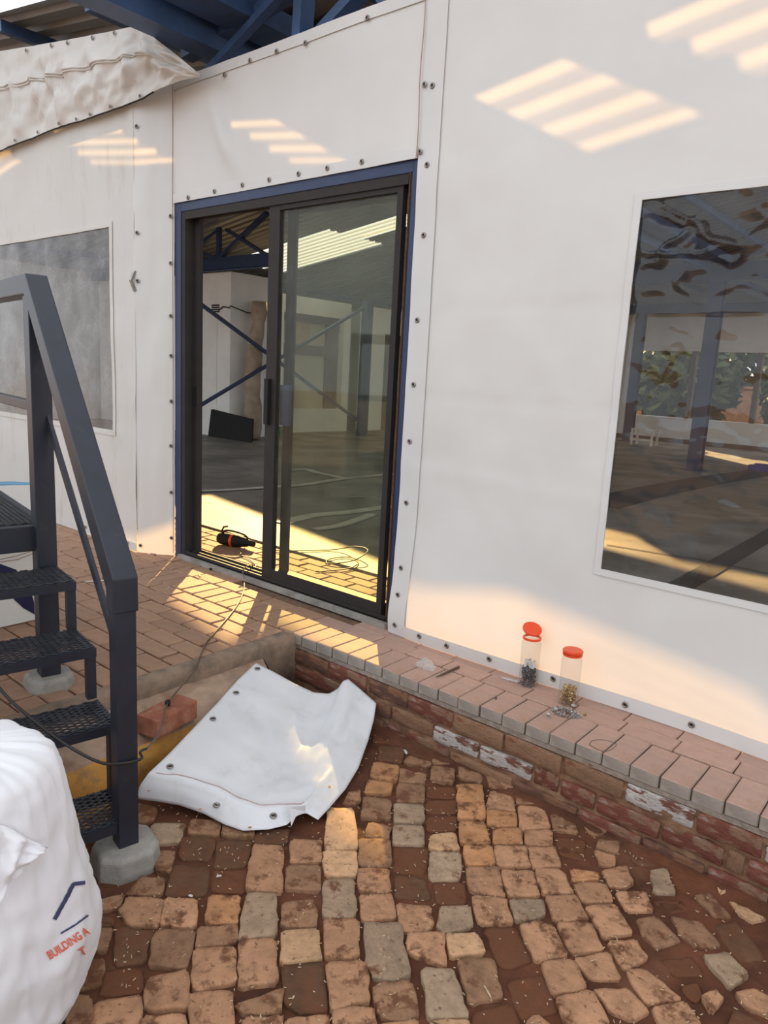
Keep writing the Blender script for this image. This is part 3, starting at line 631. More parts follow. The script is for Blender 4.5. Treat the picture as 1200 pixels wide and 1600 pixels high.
# yard: red soil with cobblestones
GZ = -.272
yd = empty('floor', (1, -1.4, GZ), 'red soil yard laid with worn cobblestones', kind='structure')
def gh(x, y): return GZ-.012+.010*fbm(x*2.2, y*2.2, 3)+.004*fbm(x*9, y*9, 1)+.018*max(0, 1-abs(y+.42)/.09)*(1 if x > .2 else .4)+.006*max(0, min(1, (x-1.3)*1.2))*max(0, 1-abs(y+.62)/.3)
MB().grid(lambda x, y: (x, y, gh(x, y)), lin(-.28, 3.6, .03), lin(-3.6, -.37, .03)).build('soil', 'soil', yd, smooth=True)
COB = {(120,1300): [
 ('b',(400,285),(550,295),(540,385),(310,400)),('d',(600,205),(830,215),(800,385),(555,395)),('r',(850,230),(1080,225),(1040,370),(850,365)),('t',(1100,90),(1290,90),(1285,365),(1055,360)),
 ('t',(310,410),(540,420),(510,570),(330,585),(270,500)),('t',(555,415),(750,420),(745,585),(515,575)),('o',(830,400),(1020,400),(1005,575),(800,570)),('g',(1060,395),(1240,390),(1255,640),(1005,670)),
 ('d',(235,590),(475,620),(430,800),(230,830)),('b',(490,620),(735,615),(690,850),(450,825)),('b',(760,600),(1000,590),(1000,695),(740,725)),('t',(725,740),(990,730),(1000,930),(760,995),(720,960)),
 ('t',(1015,690),(1248,675),(1252,930),(1015,975)),('b',(90,600),(225,605),(180,745),(60,740)),('b',(-60,780),(180,800),(140,960),(-60,985)),('r',(165,850),(410,840),(415,990),(145,1020)),
 ('t',(440,920),(700,865),(695,1090),(415,1115)),('t',(705,1010),(970,995),(985,1200),(720,1240),(700,1100)),('b',(1000,1090),(1280,980),(1280,1120),(1060,1145)),('t',(110,1070),(410,1020),(390,1230),(90,1240)),
 ('t',(410,1160),(680,1140),(700,1290),(400,1290)),('b',(-60,1020),(100,1030),(100,1200),(-60,1200)),('t',(1040,1170),(1280,1140),(1290,1290),(1030,1290)),('b',(80,440),(300,390),(260,470),(100,500)),('d',(60,520),(230,530),(220,590),(50,590))],
(200,1220): [('b',(50,150),(190,170),(150,265),(50,260)),('g',(150,270),(360,270),(320,380),(110,400)),('b',(400,240),(590,250),(560,335),(370,330)),('d',(330,350),(550,350),(520,490),(320,480)),('d',(560,370),(780,370),(740,530),(540,540)),('b',(180,450),(300,440),(270,570),(170,560)),('d',(800,300),(1010,290),(990,385),(790,390)),('b',(600,260),(790,290),(780,350),(580,340))],  # dark class of the stone at the loose tarp's edge stands for shadow
(400,1300): [('t',(215,45),(410,55),(405,185),(210,190)),('T',(450,-150),(610,-140),(640,95),(430,100)),('T',(420,115),(630,125),(630,275),(430,270)),('b',(645,45),(840,50),(840,220),(645,210)),('b',(195,215),(400,210),(400,370),(180,350)),
 ('b',(165,440),(350,420),(385,500),(370,590),(160,580)),('g',(420,310),(610,300),(625,530),(420,530)),('t',(640,230),(830,240),(835,385),(640,370)),('t',(650,400),(850,390),(875,540),(660,550)),('r',(860,85),(1075,90),(1070,260),(860,245)),
 ('d',(865,265),(1060,290),(1080,420),(870,410)),('g',(1090,130),(1280,130),(1280,290),(1085,300)),('t',(875,445),(1095,470),(1110,570),(1060,620),(910,615)),('T',(165,620),(390,610),(405,800),(160,820)),('t',(425,555),(640,550),(640,790),(430,780)),
 ('g',(670,575),(900,570),(960,890),(850,915),(710,900)),('t',(950,635),(1175,635),(1190,840),(1070,790),(955,760)),('d',(160,830),(425,805),(440,1110),(300,1120),(180,1060)),('t',(440,820),(685,810),(710,1050),(470,1110)),('b',(735,960),(980,930),(1020,1140),(930,1180),(770,1150)),
 ('t',(480,1110),(740,1095),(760,1260),(490,1260)),('t',(180,1180),(450,1145),(460,1280),(160,1280)),('t',(770,1210),(1010,1180),(1030,1290),(790,1290))],
(500,1120): [('o',(340,285),(495,310),(480,400),(310,375)),('o',(300,395),(455,420),(440,480),(280,475)),('b',(180,470),(255,465),(245,550),(140,550)),('b',(280,500),(440,520),(440,635),(255,625)),('b',(310,660),(440,690),(430,765),(270,750)),('b',(500,320),(665,360),(655,415),(490,405)),
 ('b',(490,420),(650,430),(650,540),(475,530)),('g',(470,545),(645,550),(650,660),(460,655)),('g',(460,680),(645,685),(650,800),(460,795)),('b',(700,310),(840,330),(830,410),(690,390)),('r',(665,420),(850,430),(850,500),(665,490)),('r',(660,510),(855,510),(855,590),(660,590)),('r',(660,620),(860,610),(850,700),(670,710)),
 ('T',(690,740),(840,720),(862,830),(676,830)),('b',(865,310),(1010,360),(1010,410),(870,375)),('o',(860,420),(1020,425),(1020,540),(855,525)),('o',(865,540),(1030,545),(1030,640),(865,635)),('o',(870,660),(1030,660),(1064,795),(884,790)),('b',(1040,370),(1200,430),(1200,460),(1060,440)),('d',(370,170),(540,190),(510,280),(365,265)),('b',(560,250),(690,290),(680,312),(520,290)),('b',(710,220),(880,280),(860,300),(700,290)),('r',(340,60),(520,110),(500,160),(330,150))],
(740,1160): [('t',(110,300),(245,340),(255,430),(80,405)),('o',(80,415),(265,440),(270,525),(90,520)),('o',(120,545),(290,535),(305,630),(120,630)),('b',(270,300),(430,350),(420,390),(270,380)),('t',(280,395),(440,405),(480,530),(290,545)),('t',(320,560),(490,545),(495,640),(330,640)),('b',(490,450),(620,450),(650,570),(500,540)),('b',(640,470),(840,540),(800,590),(730,580)),
 ('t',(130,650),(330,660),(345,775),(150,770)),('t',(345,655),(510,650),(545,770),(370,785)),('r',(510,580),(700,600),(690,730),(540,690)),('b',(780,610),(910,620),(900,690),(770,660)),('t',(760,670),(890,710),(880,770),(790,770)),('o',(-60,640),(110,650),(135,765),(-50,770)),('d',(960,620),(1180,680),(1190,770),(1000,750))],
(660,1300): [('r',(65,310),(260,310),(270,440),(100,440)),('t',(275,225),(470,225),(515,400),(370,390),(300,350)),('t',(490,240),(690,240),(725,395),(535,395)),('t',(705,235),(860,235),(950,380),(745,380)),('o',(930,235),(1090,260),(1110,300),(940,310)),('t',(315,400),(525,420),(560,560),(345,570)),('g',(550,425),(755,420),(775,510),(700,545),(580,550)),('t',(770,400),(960,395),(1040,550),(830,555)),
 ('t',(610,585),(720,560),(815,590),(910,765),(710,800)),('t',(845,570),(1050,570),(1130,735),(925,760)),('g',(105,470),(290,465),(310,590),(140,630),(95,590)),('T',(145,640),(345,630),(395,750),(180,780)),('r',(385,590),(580,585),(680,800),(480,840)),('b',(215,800),(440,790),(510,1030),(300,1075)),('g',(0,850),(190,860),(290,1145),(40,1165)),('r',(520,930),(760,880),(850,1110),(620,1160)),('t',(745,820),(940,800),(1030,980),(810,1015)),('t',(950,790),(1160,750),(1240,920),(1040,920)),('t',(835,1040),(1060,990),(1170,1200),(930,1280)),('r',(310,1120),(560,1060),(640,1290),(330,1290)),('t',(950,325),(1140,320),(1195,440),(1010,445)),('T',(60,1190),(290,1180),(330,1290),(40,1290))],
(900,1300): [('t',(165,240),(320,205),(355,310),(300,345),(210,340)),('t',(60,470),(250,465),(355,630),(175,655)),('t',(250,380),(425,375),(485,490),(320,500)),('t',(200,690),(370,675),(450,790),(330,860),(290,840)),('t',(315,870),(420,850),(660,1040),(430,1070)),('t',(115,985),(330,980),(450,1120),(350,1170),(220,1120)),('t',(475,1100),(680,1060),(780,1200),(570,1280)),('g',(460,250),(560,230),(625,380),(490,380)),('r',(590,270),(820,280),(840,370),(650,350)),('r',(480,420),(660,420),(710,490),(540,490)),('b',(740,400),(830,380),(970,530),(870,530)),('T',(960,430),(1190,540),(1090,555),(1020,510)),('d',(860,580),(1000,550),(1190,780),(1010,800)),('b',(380,550),(500,530),(650,680),(500,720),(420,650)),('b',(600,540),(780,570),(900,710),(760,730),(660,640)),('g',(800,780),(940,755),(1080,890),(960,970)),('r',(540,790),(720,765),(800,880),(620,890)),('t',(780,1030),(870,990),(930,1050),(850,1120)),('t',(1000,1010),(1120,975),(1240,1050),(1200,1130),(1080,1110)),('T',(860,310),(930,320),(940,380),(900,390)),('r',(650,960),(760,930),(800,1020),(740,1050))]}
def cobble(poly_, kind, top):
    c = sum(poly_, Vector((0, 0, 0)))/len(poly_); ring = []
    n = len(poly_)
    for i in range(n):
        a, b = poly_[i], poly_[(i+1) % n]; pa_ = poly_[i-1]
        ln = (b-a).length; rr = min(.011, ln*.2)
        ring.append(a+(pa_-a).normalized()*rr*.45+(b-a).normalized()*rr*.45)
        k = max(3, min(6, int(ln/.020)))
        for t in range(1, k+1): ring.append(a.lerp(b, .08+.84*(t-1)/(k-1)))
    ring = [c+(p-c)*1.055+Vector((fbm(p.x*31, p.y*31, 1)*.006+fbm(p.x*90, p.y*90, 3)*.003, fbm(p.x*31, p.y*31, 6)*.006+fbm(p.x*90, p.y*90, 8)*.003, 0)) for p in ring]
    m = len(ring); tilt = Vector((random.uniform(-.02, .02), random.uniform(-.02, .02), 0))
    def lev(s, z): return [c+(p-c)*s+Vector((0, 0, z+(p-c).dot(tilt)*1.0+fbm(p.x*40, p.y*40, z*50)*.0012)) for p in ring]
    L_ = [lev(1.0, -.05), lev(1.0, top-.004), lev(.978, top), lev(.80, top+.0003), lev(.42, top+random.uniform(-.002, .0015))]
    vs = [p for l in L_ for p in l]+[c+Vector((0, 0, top))]
    fs = [(i*m+j, i*m+(j+1) % m, (i+1)*m+(j+1) % m, (i+1)*m+j) for i in range(4) for j in range(m)]+[(4*m+j, 4*m+(j+1) % m, 5*m) for j in range(m)]
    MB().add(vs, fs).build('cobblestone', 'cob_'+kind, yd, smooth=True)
placed = []
for (ox, oy), qs in COB.items():
    for q in qs:
        pts = [gp(ox+a/4, oy+b/4, GZ) for a, b in q[1:]]
        if min(p.y for p in pts) < -3.5: continue
        cobble(pts, q[0], {'r': -.006, 'd': -.002}.get(q[0], .003)+random.uniform(-.002, .002)); placed.append((sum(pts, Vector())/len(pts), max((p-pts[0]).length for p in pts)))
# the same cobbles carried on outside the photographed frame
for i in range(26):
    for j in range(20):
        x = .0+i*.118+random.uniform(-.01, .01); y = -3.3+j*.125+random.uniform(-.01, .01)+.0*(i % 2)
        c = Vector((x, y, GZ)); k = CAM-c
        d = c-CAM; zz = d.dot(_w); u_ = 600+FPX*d.dot(_r)/zz if zz > .1 else 9999; v_ = 800-FPX*d.dot(_u)/zz if zz > .1 else 9999
        if 130 < u_ < 1215 and 1260 < v_ < 1612: continue
        if y > -.52 or (zz > .1 and u_ > 200 and v_ < 1300 and u_ < 1200): continue
        if any((c-p).length < max(.10, s*.75) for p, s in placed): continue
        if random.random() < .2: continue
        w_, h_ = .052, .055
        cobble([c+Vector((a*w_+random.uniform(-.006, .006), b*h_+random.uniform(-.006, .006), 0)) for a, b in ((-1, 1), (1, 1), (1, -1), (-1, -1))], random.choice('tttbbgord'), random.uniform(-.002, .004))
# husks and splinters lodged in the joints
rnd = random.Random(4); hk = MB()
for _ in range(3000):
    x, y = rnd.uniform(.05, 2.3), rnd.uniform(-2.2, -.47)
    if math.hypot(x-.5, y+2.17) < .33 or math.hypot(x-.27, y+1.62) < .13: continue
    if rnd.random() > .35+.65*max(0, fbm(x*3, y*3, 2)+.4): continue
    z = GZ+.003; a = rnd.uniform(0, math.pi); l = rnd.uniform(.0018, .005); w = .0008
    hk.obox((x, y, z), (math.cos(a)*l, math.sin(a)*l, rnd.uniform(-.001, .001)), (-math.sin(a)*w, math.cos(a)*w, 0), (0, 0, .0006))
hk.build('seed_husks', 'litter', None, label='pale seed husks and splinters scattered between the cobblestones', cat='litter', kind='stuff')
wallbox('floor_outside', (-40, -40, -.42), (40, 60, -.40), 'yard', 'bare ground around the hall')
def chip(name, q, z, l, w, h, ang, m, lab, cat, grp=None):
    p = gp(*q, z); a = math.radians(ang)
    MB().add(*(lambda c, ax, ay: ([c-ax-ay*.6, c-ax*.2-ay, c+ax-ay*.7, c+ax*.9+ay*.4, c+ax*.1+ay, c-ax*.8+ay*.7]+[v+Vector((0, 0, h)) for v in (c-ax-ay*.6, c-ax*.2-ay, c+ax-ay*.7, c+ax*.9+ay*.4, c+ax*.1+ay, c-ax*.8+ay*.7)],
             [(5, 4, 3, 2, 1, 0), (6, 7, 8, 9, 10, 11)]+[(i, (i+1) % 6, 6+(i+1) % 6, 6+i) for i in range(6)]))(p, Vector((math.cos(a), math.sin(a), 0))*l, Vector((-math.sin(a), math.cos(a), 0))*w)).build(name, m, None, label=lab, cat=cat, group=grp)
chip('paper_scrap', (634, 1175), GZ+.006, .018, .006, .002, -35, 'plastic', 'small white paper scrap on soil below the ledge wall', 'scrap')
chip('paper_scrap', (342, 1369), GZ+.006, .008, .004, .002, 60, 'plastic', 'tiny white stub on red cobble right of the stair footing', 'scrap')
chip('paper_scrap', (298, 1400), GZ+.006, .007, .004, .002, 20, 'plastic', 'tiny white stub at a cobble corner near the sack', 'scrap')
chip('wood_sliver', (155, 908), .002, .075, .008, .004, 65, 'plastic', 'white offcut strip on the landing behind the handrail', 'offcut')
chip('wood_sliver', (262, 920), .002, .018, .004, .003, -60, 'litter', 'thin pale splinter on the paving at the edge of the sun patch', 'splinter')
chip('wood_sliver', (312, 899), .002, .035, .006, .003, -25, 'litter', 'pale wood splinter lying in the sun by the door sill', 'splinter')
chip('dark_clip', (332, 890), .002, .022, .007, .010, 70, 'black', 'small dark clip on the paving by the door sill', 'clip')
chip('wood_sliver', (762, 1550-1100+1100), GZ+.006, .02, .002, .002, -30, 'litter', 'thin twig across soil patch among the cobbles', 'twig')

# ------------------------------------------------------------------ steel staircase
t_ = math.radians(10.3); SP = Vector((.27, -1.62, 0)); sa = Vector((-math.cos(t_), math.sin(t_), 0)); sb = Vector((-math.sin(t_), -math.cos(t_), 0))
def st(s, o, z): return SP+sa*s+sb*o+Vector((0, 0, z))       # s up the flight, o across the flight, z height
sr = empty('staircase', (.1, -1.9, GZ), 'dark blue steel staircase with mesh treads and square tube handrail', 'staircase')
PW = .058
def sbox(name, s0, s1, o0, o1, z0, z1, m='stair', parent=sr, bevel=.003):
    c = st((s0+s1)/2, (o0+o1)/2, (z0+z1)/2)
    return MB().obox(c, sa*((s1-s0)/2), sb*((o1-o0)/2), Vector((0, 0, (z1-z0)/2))).build(name, m, parent, bevel=bevel)
sbox('post', -.030, .030, -.030, .030, -.235, .59)
sbox('post', .765, .835, -.035, .035, .03, 1.44)
wide = 1.0
def lattice(s0, s1, o0, o1, z, parent, pitch=.042, ratio=.48):
    q = MB(); D_ = s1-s0
    for sg in (1, -1):
        k = o0-D_/ratio
        while k < o1+D_/ratio:
            # line: o = k + sg*(s-s0)/ratio
            pts = []
            for s in (s0, s1): pts.append([s, k+sg*(s-s0)/ratio])
            (sa0, oa), (sb0, ob) = pts
            def clip(sx, ox, sy, oy):
                if ox < o0: sx += (o0-ox)/(oy-ox)*(sy-sx); ox = o0
                if ox > o1: sx += (o1-ox)/(oy-ox)*(sy-sx); ox = o1
                return sx, ox
            if not (max(oa, ob) < o0 or min(oa, ob) > o1):
                p1 = clip(sa0, oa, sb0, ob); p2 = clip(sb0, ob, sa0, oa)
                if abs(p1[0]-p2[0]) > 1e-3: q.bar(st(*p1, z), st(*p2, z), .0035, .004)
            k += pitch
    q.build('expanded_mesh', 'stair_mesh', parent)
treads = [(-.02, .185, -.135), (.125, .325, .115), (.33, .545, .297), (.53, .745, .475)]
for s0, s1, z in treads:
    f = MB()
    for a, b, c_, d_ in ((s0, s0+.03, -.03, wide), (s1-.03, s1, -.03, wide), (s0+.03, s1-.03, -.03, 0), (s0+.03, s1-.03, wide-.03, wide)):
        f.obox(st((a+b)/2, (c_+d_)/2, z-.016), sa*((b-a)/2), sb*((d_-c_)/2), Vector((0, 0, .015)))
    for k in (.33, .66): f.obox(st((s0+s1)/2, k, z-.012), sa*((s1-s0)/2), sb*.012, Vector((0, 0, .006)))
    tdo = f.build('tread', 'stair', sr)
    lattice(s0+.004, s1-.004, -.026, wide-.004, z+.002, tdo)
for s0, z0, z1 in ((.135, -.134, .085), (.335, .116, .266), (.535, .298, .444)): sbox('riser_tube', s0, s0+.030, -.03, 0, z0, z1, bevel=.002)
sbox('platform_beam', .80, .86, -.03, wide, .53, .625); sbox('platform_beam', .86, 1.9, -.03, .03, .53, .625); sbox('platform_beam', .86, 1.9, wide-.06, wide, .53, .625)
pf = sbox('platform_frame', 1.86, 1.9, 0, wide-.06, .53, .625); lattice(.84, 1.88, .0, wide-.03, .628, pf, .036)
sbox('post', .775, .825, wide-.05, wide, .03, .53)
# handrail: lower drop, slope, level part
h0, h1 = st(.0, 0, .615), st(.80, 0, 1.478)
rail = MB()
def sect(p, dirv, up, w, h): s_ = dirv.cross(up).normalized(); return [p+s_*a+up*b for a, b in ((-w, -h), (w, -h), (w, h), (-w, h))]
cs_ = []
ups = Vector((0, 0, 1))
dsl = (h1-h0).normalized(); nsl = sb.cross(dsl).normalized(); nsl = nsl if nsl.z > 0 else -nsl
def ring_(c, nvec, w=.036, h=.033): return [c-sb*w-nvec*h, c+sb*w-nvec*h, c+sb*w+nvec*h, c-sb*w+nvec*h]
r0 = ring_(st(0, 0, .53), -sa); r1 = ring_(st(0, 0, .612), (-sa*.82+Vector((0, 0, .57))), h=.037); r2 = ring_(st(.80, 0, 1.480), (nsl+ups).normalized(), h=.037); r3 = ring_(st(1.9, 0, 1.480), ups)
rg = [r0, r1, r2, r3]; rail.v = [p for g in rg for p in g]
rail.f = [(i*4+j, i*4+(j+1) % 4, (i+1)*4+(j+1) % 4, (i+1)*4+j) for i in range(3) for j in range(4)]+[(3, 2, 1, 0), (12, 13, 14, 15)]
rail.build('handrail', 'stair', sr, bevel=.004)
MB().bar(st(.79, -.02, 1.035), st(.02, -.02, .295), .012, .032, nsl).build('mid_bar', 'stair', sr)
sbox('mid_rail', .83, 1.9, -.02, .02, 1.04, 1.075)
sbox('platform_post', 1.84, 1.9, -.03, .03, .03, 1.45)
for (s, o, zt, hw) in ((0.0, 0.0, -.215, .095), (.80, 0, .045, .085)):
    z0 = -.30 if s < .5 else -.01
    c = st(s, o, 0); q = MB(); b = []
    for z, k in ((z0, 1.06), (zt-.012, 1.0), (zt, .90)):
        for a in range(8):
            an = a*math.pi/4+math.pi/8; rr = hw*1.06*k
            b.append(c+sa*(rr*max(-.9, min(.9, 1.22*math.cos(an))))+sb*(rr*max(-.9, min(.9, 1.22*math.sin(an))))+Vector((fbm(an, z*9, s)*.008, fbm(an, z*7, 3)*.008, z)))
    q.add(b, [(i*8+j, i*8+(j+1) % 8, (i+1)*8+(j+1) % 8, (i+1)*8+j) for i in range(2) for j in range(8)]+[tuple(range(8))[::-1], tuple(range(16, 24))])
    q.build('concrete_footing', 'concrete_grey', None, bevel=.006, label='rough concrete footing under the front stair post' if s < .5 else 'rough concrete footing on the landing under the rear stair post', cat='footing', group='stair footings')
chip('plastic_cover', (12, 756), .64, .10, .05, .004, 60, 'skyblue', 'blue plastic sheet corner lying on the stair platform', 'sheet')
# white signboard standing under the stairs
bd = empty('signboard', (-1.24, -1.6, 0), 'white board with a navy curve leaning under the staircase', 'board')
MB().box((-1.262, -2.25, .004), (-1.235, -1.185, .52)).build('panel', 'board', bd, bevel=.002)
def arcpoly(c, pts): return [(-1.2345, c[0]+a, c[1]+b) for a, b in pts]
lp = [xp(a, b, -1.2345) for a, b in [(-30, 895), (0, 912), (20, 935), (36, 950), (54, 960), (53, 940), (48, 925), (40, 908), (25, 890), (-30, 870)]]
MB().prism(lp, (.0012, 0, 0)).build('navy_curve', 'navy', bd)
for pts in ([(0, 874), (28, 868), (53, 860)], [(0, 878), (28, 874), (53, 864)], [(0, 862), (30, 856)]):
    MB().tube([xp(a, b, -1.234) for a, b in pts], .0025, 5).build('brown_line', 'pink', bd)

# ------------------------------------------------------------------ loose things: tarp on the ground
def cat_poly(pts, t):
    ls = [0]
    for a, b in zip(pts, pts[1:]): ls.append(ls[-1]+(b-a).length)
    d = t*ls[-1]
    for i in range(len(pts)-1):
        if d <= ls[i+1] or i == len(pts)-2:
            f = (d-ls[i])/max(1e-6, ls[i+1]-ls[i]); return pts[i].lerp(pts[i+1], min(1, max(0, f)))
G_ = GZ+.012
topE = [gp(400,1036,-.055), gp(428,1050,-.07), gp(460,1068,-.10), gp(490,1082,-.15), gp(514,1084,-.165), gp(528,1076,-.145), gp(536,1064,-.115), gp(544,1061,-.105), gp(560,1074,-.125), gp(588,1099,-.16)]
rgtE = [gp(588,1099,-.16), gp(584,1125,-.20), gp(575,1158,-.235), gp(560,1200,G_+.006), gp(540,1233,G_), gp(515,1262,G_), gp(497,1281,G_)]
lftE = [gp(400,1036,-.055), gp(372,1062,-.07), gp(340,1098,-.085), gp(300,1140,-.10), gp(262,1180,-.115), gp(232,1208,-.135), gp(218,1228,-.175), gp(213,1248,-.225)]
botE = [gp(213,1248,-.225), gp(245,1252,-.235), gp(280,1258,-.245), gp(318,1271,G_+.008), gp(350,1288,G_), gp(379,1298,G_), gp(420,1296,G_), gp(448,1289,G_+.004), gp(462,1275,G_+.02), gp(478,1270,G_+.016), gp(497,1281,G_)]
def support(x, y):
    if y < -.42 and x < -.02:
        if x < -.062: return max(-.062-(x+.30)*.25, -.13) if x > -.30 else 0
        return -.122-(x+.062)*2.0
    return GZ+.004
def sheet(u, v_):
    a, b = cat_poly(topE, u), cat_poly(botE, u); c, d = cat_poly(lftE, v_), cat_poly(rgtE, v_)
    p = a*(1-v_)+b*v_+c*(1-u)+d*u-(topE[0]*(1-u)*(1-v_)+topE[-1]*u*(1-v_)+botE[0]*(1-u)*v_+botE[-1]*u*v_)
    e = min(u, v_, 1-u, 1-v_); k = min(1, e*5)
    p.z += k*(.012*fbm(u*3.2+1, v_*3.2, 4)+.006*fbm(u*8, v_*7, 1))
    ds = (u-.80+.10*v_)
    p.z += k*.018*math.exp(-(ds/.05)**2)*max(0, 1-v_*1.6)
    p.z += k*.010*math.exp(-((v_-.88)/.02)**2)*(u > .1)
    p.z = max(p.z, support(p.x, p.y)+.004); return p
gt = empty('loose_tarpaulin', (.2, -1.0, GZ), 'loose grey white tarpaulin offcut lying crumpled over the step', 'tarpaulin')
MB().grid(sheet, lin(0, 1, 1/64), lin(0, 1, 1/64)).build('sheet', 'floor_tarp', gt, smooth=True, solid=.0015)
q = MB()
f0, f1, f2, f3, f4 = gp(455, 1291, G_+.006), gp(452, 1262, G_+.052), gp(478, 1258, G_+.056), gp(477, 1268, G_+.03), gp(462, 1276, G_+.02)
q.add([f0, f1, f2, f3, f4], [(0, 1, 4), (1, 2, 3, 4)]).build('folded_corner', 'floor_tarp', gt, solid=.0015)
MB().tube([sheet(.03+.8*i/40, .885-.02*math.sin(i/40*3))+Vector((0, 0, .002)) for i in range(41)], .0014, 4).build('stitch_line', 'seam', gt)
for (u, v_) in ((.045, .04), (.05, .27), (.05, .50), (.06, .84), (.40, .94), (.70, .93)):
    eyelet(sheet(u, v_)+Vector((0, 0, .003)), gt, (.15, -.1, 1), r=.0125)
for (u, v_) in ((.05, .96), (.33, .985), (.62, .985), (.93, .78)):
    MB().lathe(sheet(u, v_)+Vector((0, 0, .002)), [(.006, 0), (.006, .0008)], 10).build('rust_spot', mat('rust_spot', (.42, .20, .06), .8), gt)
# loose brick on the apron
bc = gp(262, 1118, -.06); ba = gp(300, 1105, -.05)-gp(235, 1140, -.05); ba.z = 0; ba.normalize(); bb = Vector((-ba.y, ba.x, 0))
MB().obox((bc.x, bc.y, -.062), ba*.105, bb*.052, (0, 0, .037)).build('loose_brick', 'loosebrick', None, bevel=.006, label='loose red brick lying on the concrete apron', cat='brick')
# power lead
ct = Vector((bc.x, bc.y, -.015))
pc = [(-1.70, .43, .02), (-1.62, .33, .008), (-1.5, .30, .006), (-1.36, .24, .006), (-1.25, .14, .03), (-1.19, .06, .07), (-1.16, -.02, .06), (-1.10, -.06, .02), (-.98, -.16, .006), (-.84, -.30, .006), (-.70, -.47, .006), (-.57, -.645, .006), (-.45, -.80, .008), (-.33, -.92, .012), (-.26, -1.0, -.01)]
def smooth_pts(pts, n=6):
    pts = [Vector(p) for p in pts]; out = []
    for i in range(len(pts)-1):
        p0, p1, p2, p3 = pts[max(i-1, 0)], pts[i], pts[i+1], pts[min(i+2, len(pts)-1)]
        for k in range(n):
            t = k/n; out.append(.5*((2*p1)+(p2-p0)*t+(2*p0-5*p1+4*p2-p3)*t*t+(3*p1-p0-3*p2+p3)*t**3))
    return out+[pts[-1]]
pc += [ct+Vector((0, 0, .005)), gp(252, 1136, .0), gp(240, 1158, .015), gp(229, 1170, .04)]
pd = [gp(229, 1170, .04), gp(219, 1175, .055), st(-.037, -.036, .066), st(-.037, .03, .072), st(-.02, .09, .092), st(.09, .16, .13), st(.20, .25, .22), st(.32, .33, .31), st(.42, .5, .33)]
MB().tube(smooth_pts(pc), .0035, 6).build('power_lead', 'wire', None, smooth=True, label='thin brown lead trailing from the door over the landing to the brick', cat='cable')
MB().tube(smooth_pts(pd), .0045, 6).build('black_cable', 'rubber', None, smooth=True, label='black cable draped round the stair post and over the treads', cat='cable')
MB().lathe(ct+Vector((0, 0, .006)), [(.004, -.008), (.012, -.004), (.013, .004), (.005, .01)], 8, (1, .4, .3)).build('cable_joint', 'black', None, label='taped knot in the lead resting on the loose brick', cat='cable joint')
# power tool inside the door
gr = empty('power_tool', (-1.80, .46, 0), 'dark power tool with a red label on sunlit paving inside the door', 'tool')
ga, gb = Vector((-1.97, .41, .045)), Vector((-1.68, .50, .04)); gd = (gb-ga).normalized()
MB().lathe(ga, [(.010, -.0), (.034, .008), (.042, .03), (.044, .11), (.043, .17), (.036, .20), (.03, .24), (.022, .255), (.018, .30), (.008, .305)], 16, gd).build('body', 'black', gr, smooth=True)
MB().lathe(ga, [(.0455, .115), (.0455, .135)], 16, gd, cap=False).build('red_label', 'red', gr)
MB().tube(smooth_pts([ga+gd*.03+Vector((0, 0, .03)), ga+gd*.06+Vector((0, 0, .06)), ga+gd*.13+Vector((0, 0, .065)), ga+gd*.21+Vector((0, 0, .055)), ga+gd*.25+Vector((0, 0, .03))]), .008, 6).build('handle', 'rubber', gr, smooth=True)
MB().tube([ga+gd*.03+Vector((0, 0, .05)), ga+gd*.03+Vector((.02, .0, .085)), ga+gd*.06+Vector((.0, .02, .088))], .007, 6).build('trigger', 'black', gr)
cl = [(-1.60, .55, .008), (-1.45, .7, .008), (-1.32, .92, .01), (-1.18, .98, .05), (-1.02, .93, .06), (-.98, .75, .03), (-1.08, .62, .008), (-1.16, .7, .008), (-1.12, .85, .008), (-.98, .80, .008), (-.92, .62, .008), (-1.0, .42, .008)]
MB().tube(smooth_pts(cl), .004, 6).build('coiled_lead', 'rubber', None, smooth=True, label='loose coil of dark lead on the paving behind the glass panel', cat='cable')
# things on the hall floor
def litter_strip(pp, w, lab, m='plastic', nm='pale_strip'):
    q = crack('x', smooth_pts([gp(a, b, .002) for a, b in pp], 4), w, m); q.build(nm, m, None, label=lab, cat='plastic strip', group='plastic strips on the hall floor')
litter_strip([(300, 768), (360, 766), (430, 761), (475, 758), (540, 748), (625, 740)], .10, 'long thin white plastic strip across the dark hall floor')
litter_strip([(455, 735), (478, 734), (500, 740), (536, 747)], .10, 'short looped white plastic strip on the dark hall floor')
litter_strip([(440, 818), (490, 806), (545, 801), (615, 791)], .13, 'broad white strip near the sunlit paving edge')  # broad pale strip laid flat on the floor
litter_strip([(492, 828), (530, 822), (560, 812), (582, 804)], .09, 'wedge shaped white strip by the sunlit paving edge')  # shorter pale strip laid flat on the floor
litter_strip([(548, 778), (568, 776)], .03, 'small white plastic flake in the middle of the hall floor')
bl, br = wp(325, 681, 5.14), wp(393, 679, 5.14)
q0 = [Vector((bl.x, 5.14, 0)), Vector((br.x, 5.14, 0)), Vector((br.x-.05, 5.20, .37)), Vector((bl.x, 5.20, .46))]
MB().prism(q0, (0, .03, .012)).build('black_board', 'black', None, label='black board leaning on the white partition inside the hall', cat='board')
rl = []; 
for i in range(14):
    t = i/13; rl.append(Vector((-7.84, 5.52+.12*t**1.5+.03*math.sin(t*9), .03+2.3*t)))
MB().tube(rl, [.155-.04*i/13+.016*math.sin(i*1.1)+.012*math.sin(i*2.7) for i in range(14)], 10).build('rolled_sheet', 'carpet', None, smooth=True, label='dusty brown sheet rolled up and hanging against the partition corner', cat='sheet')
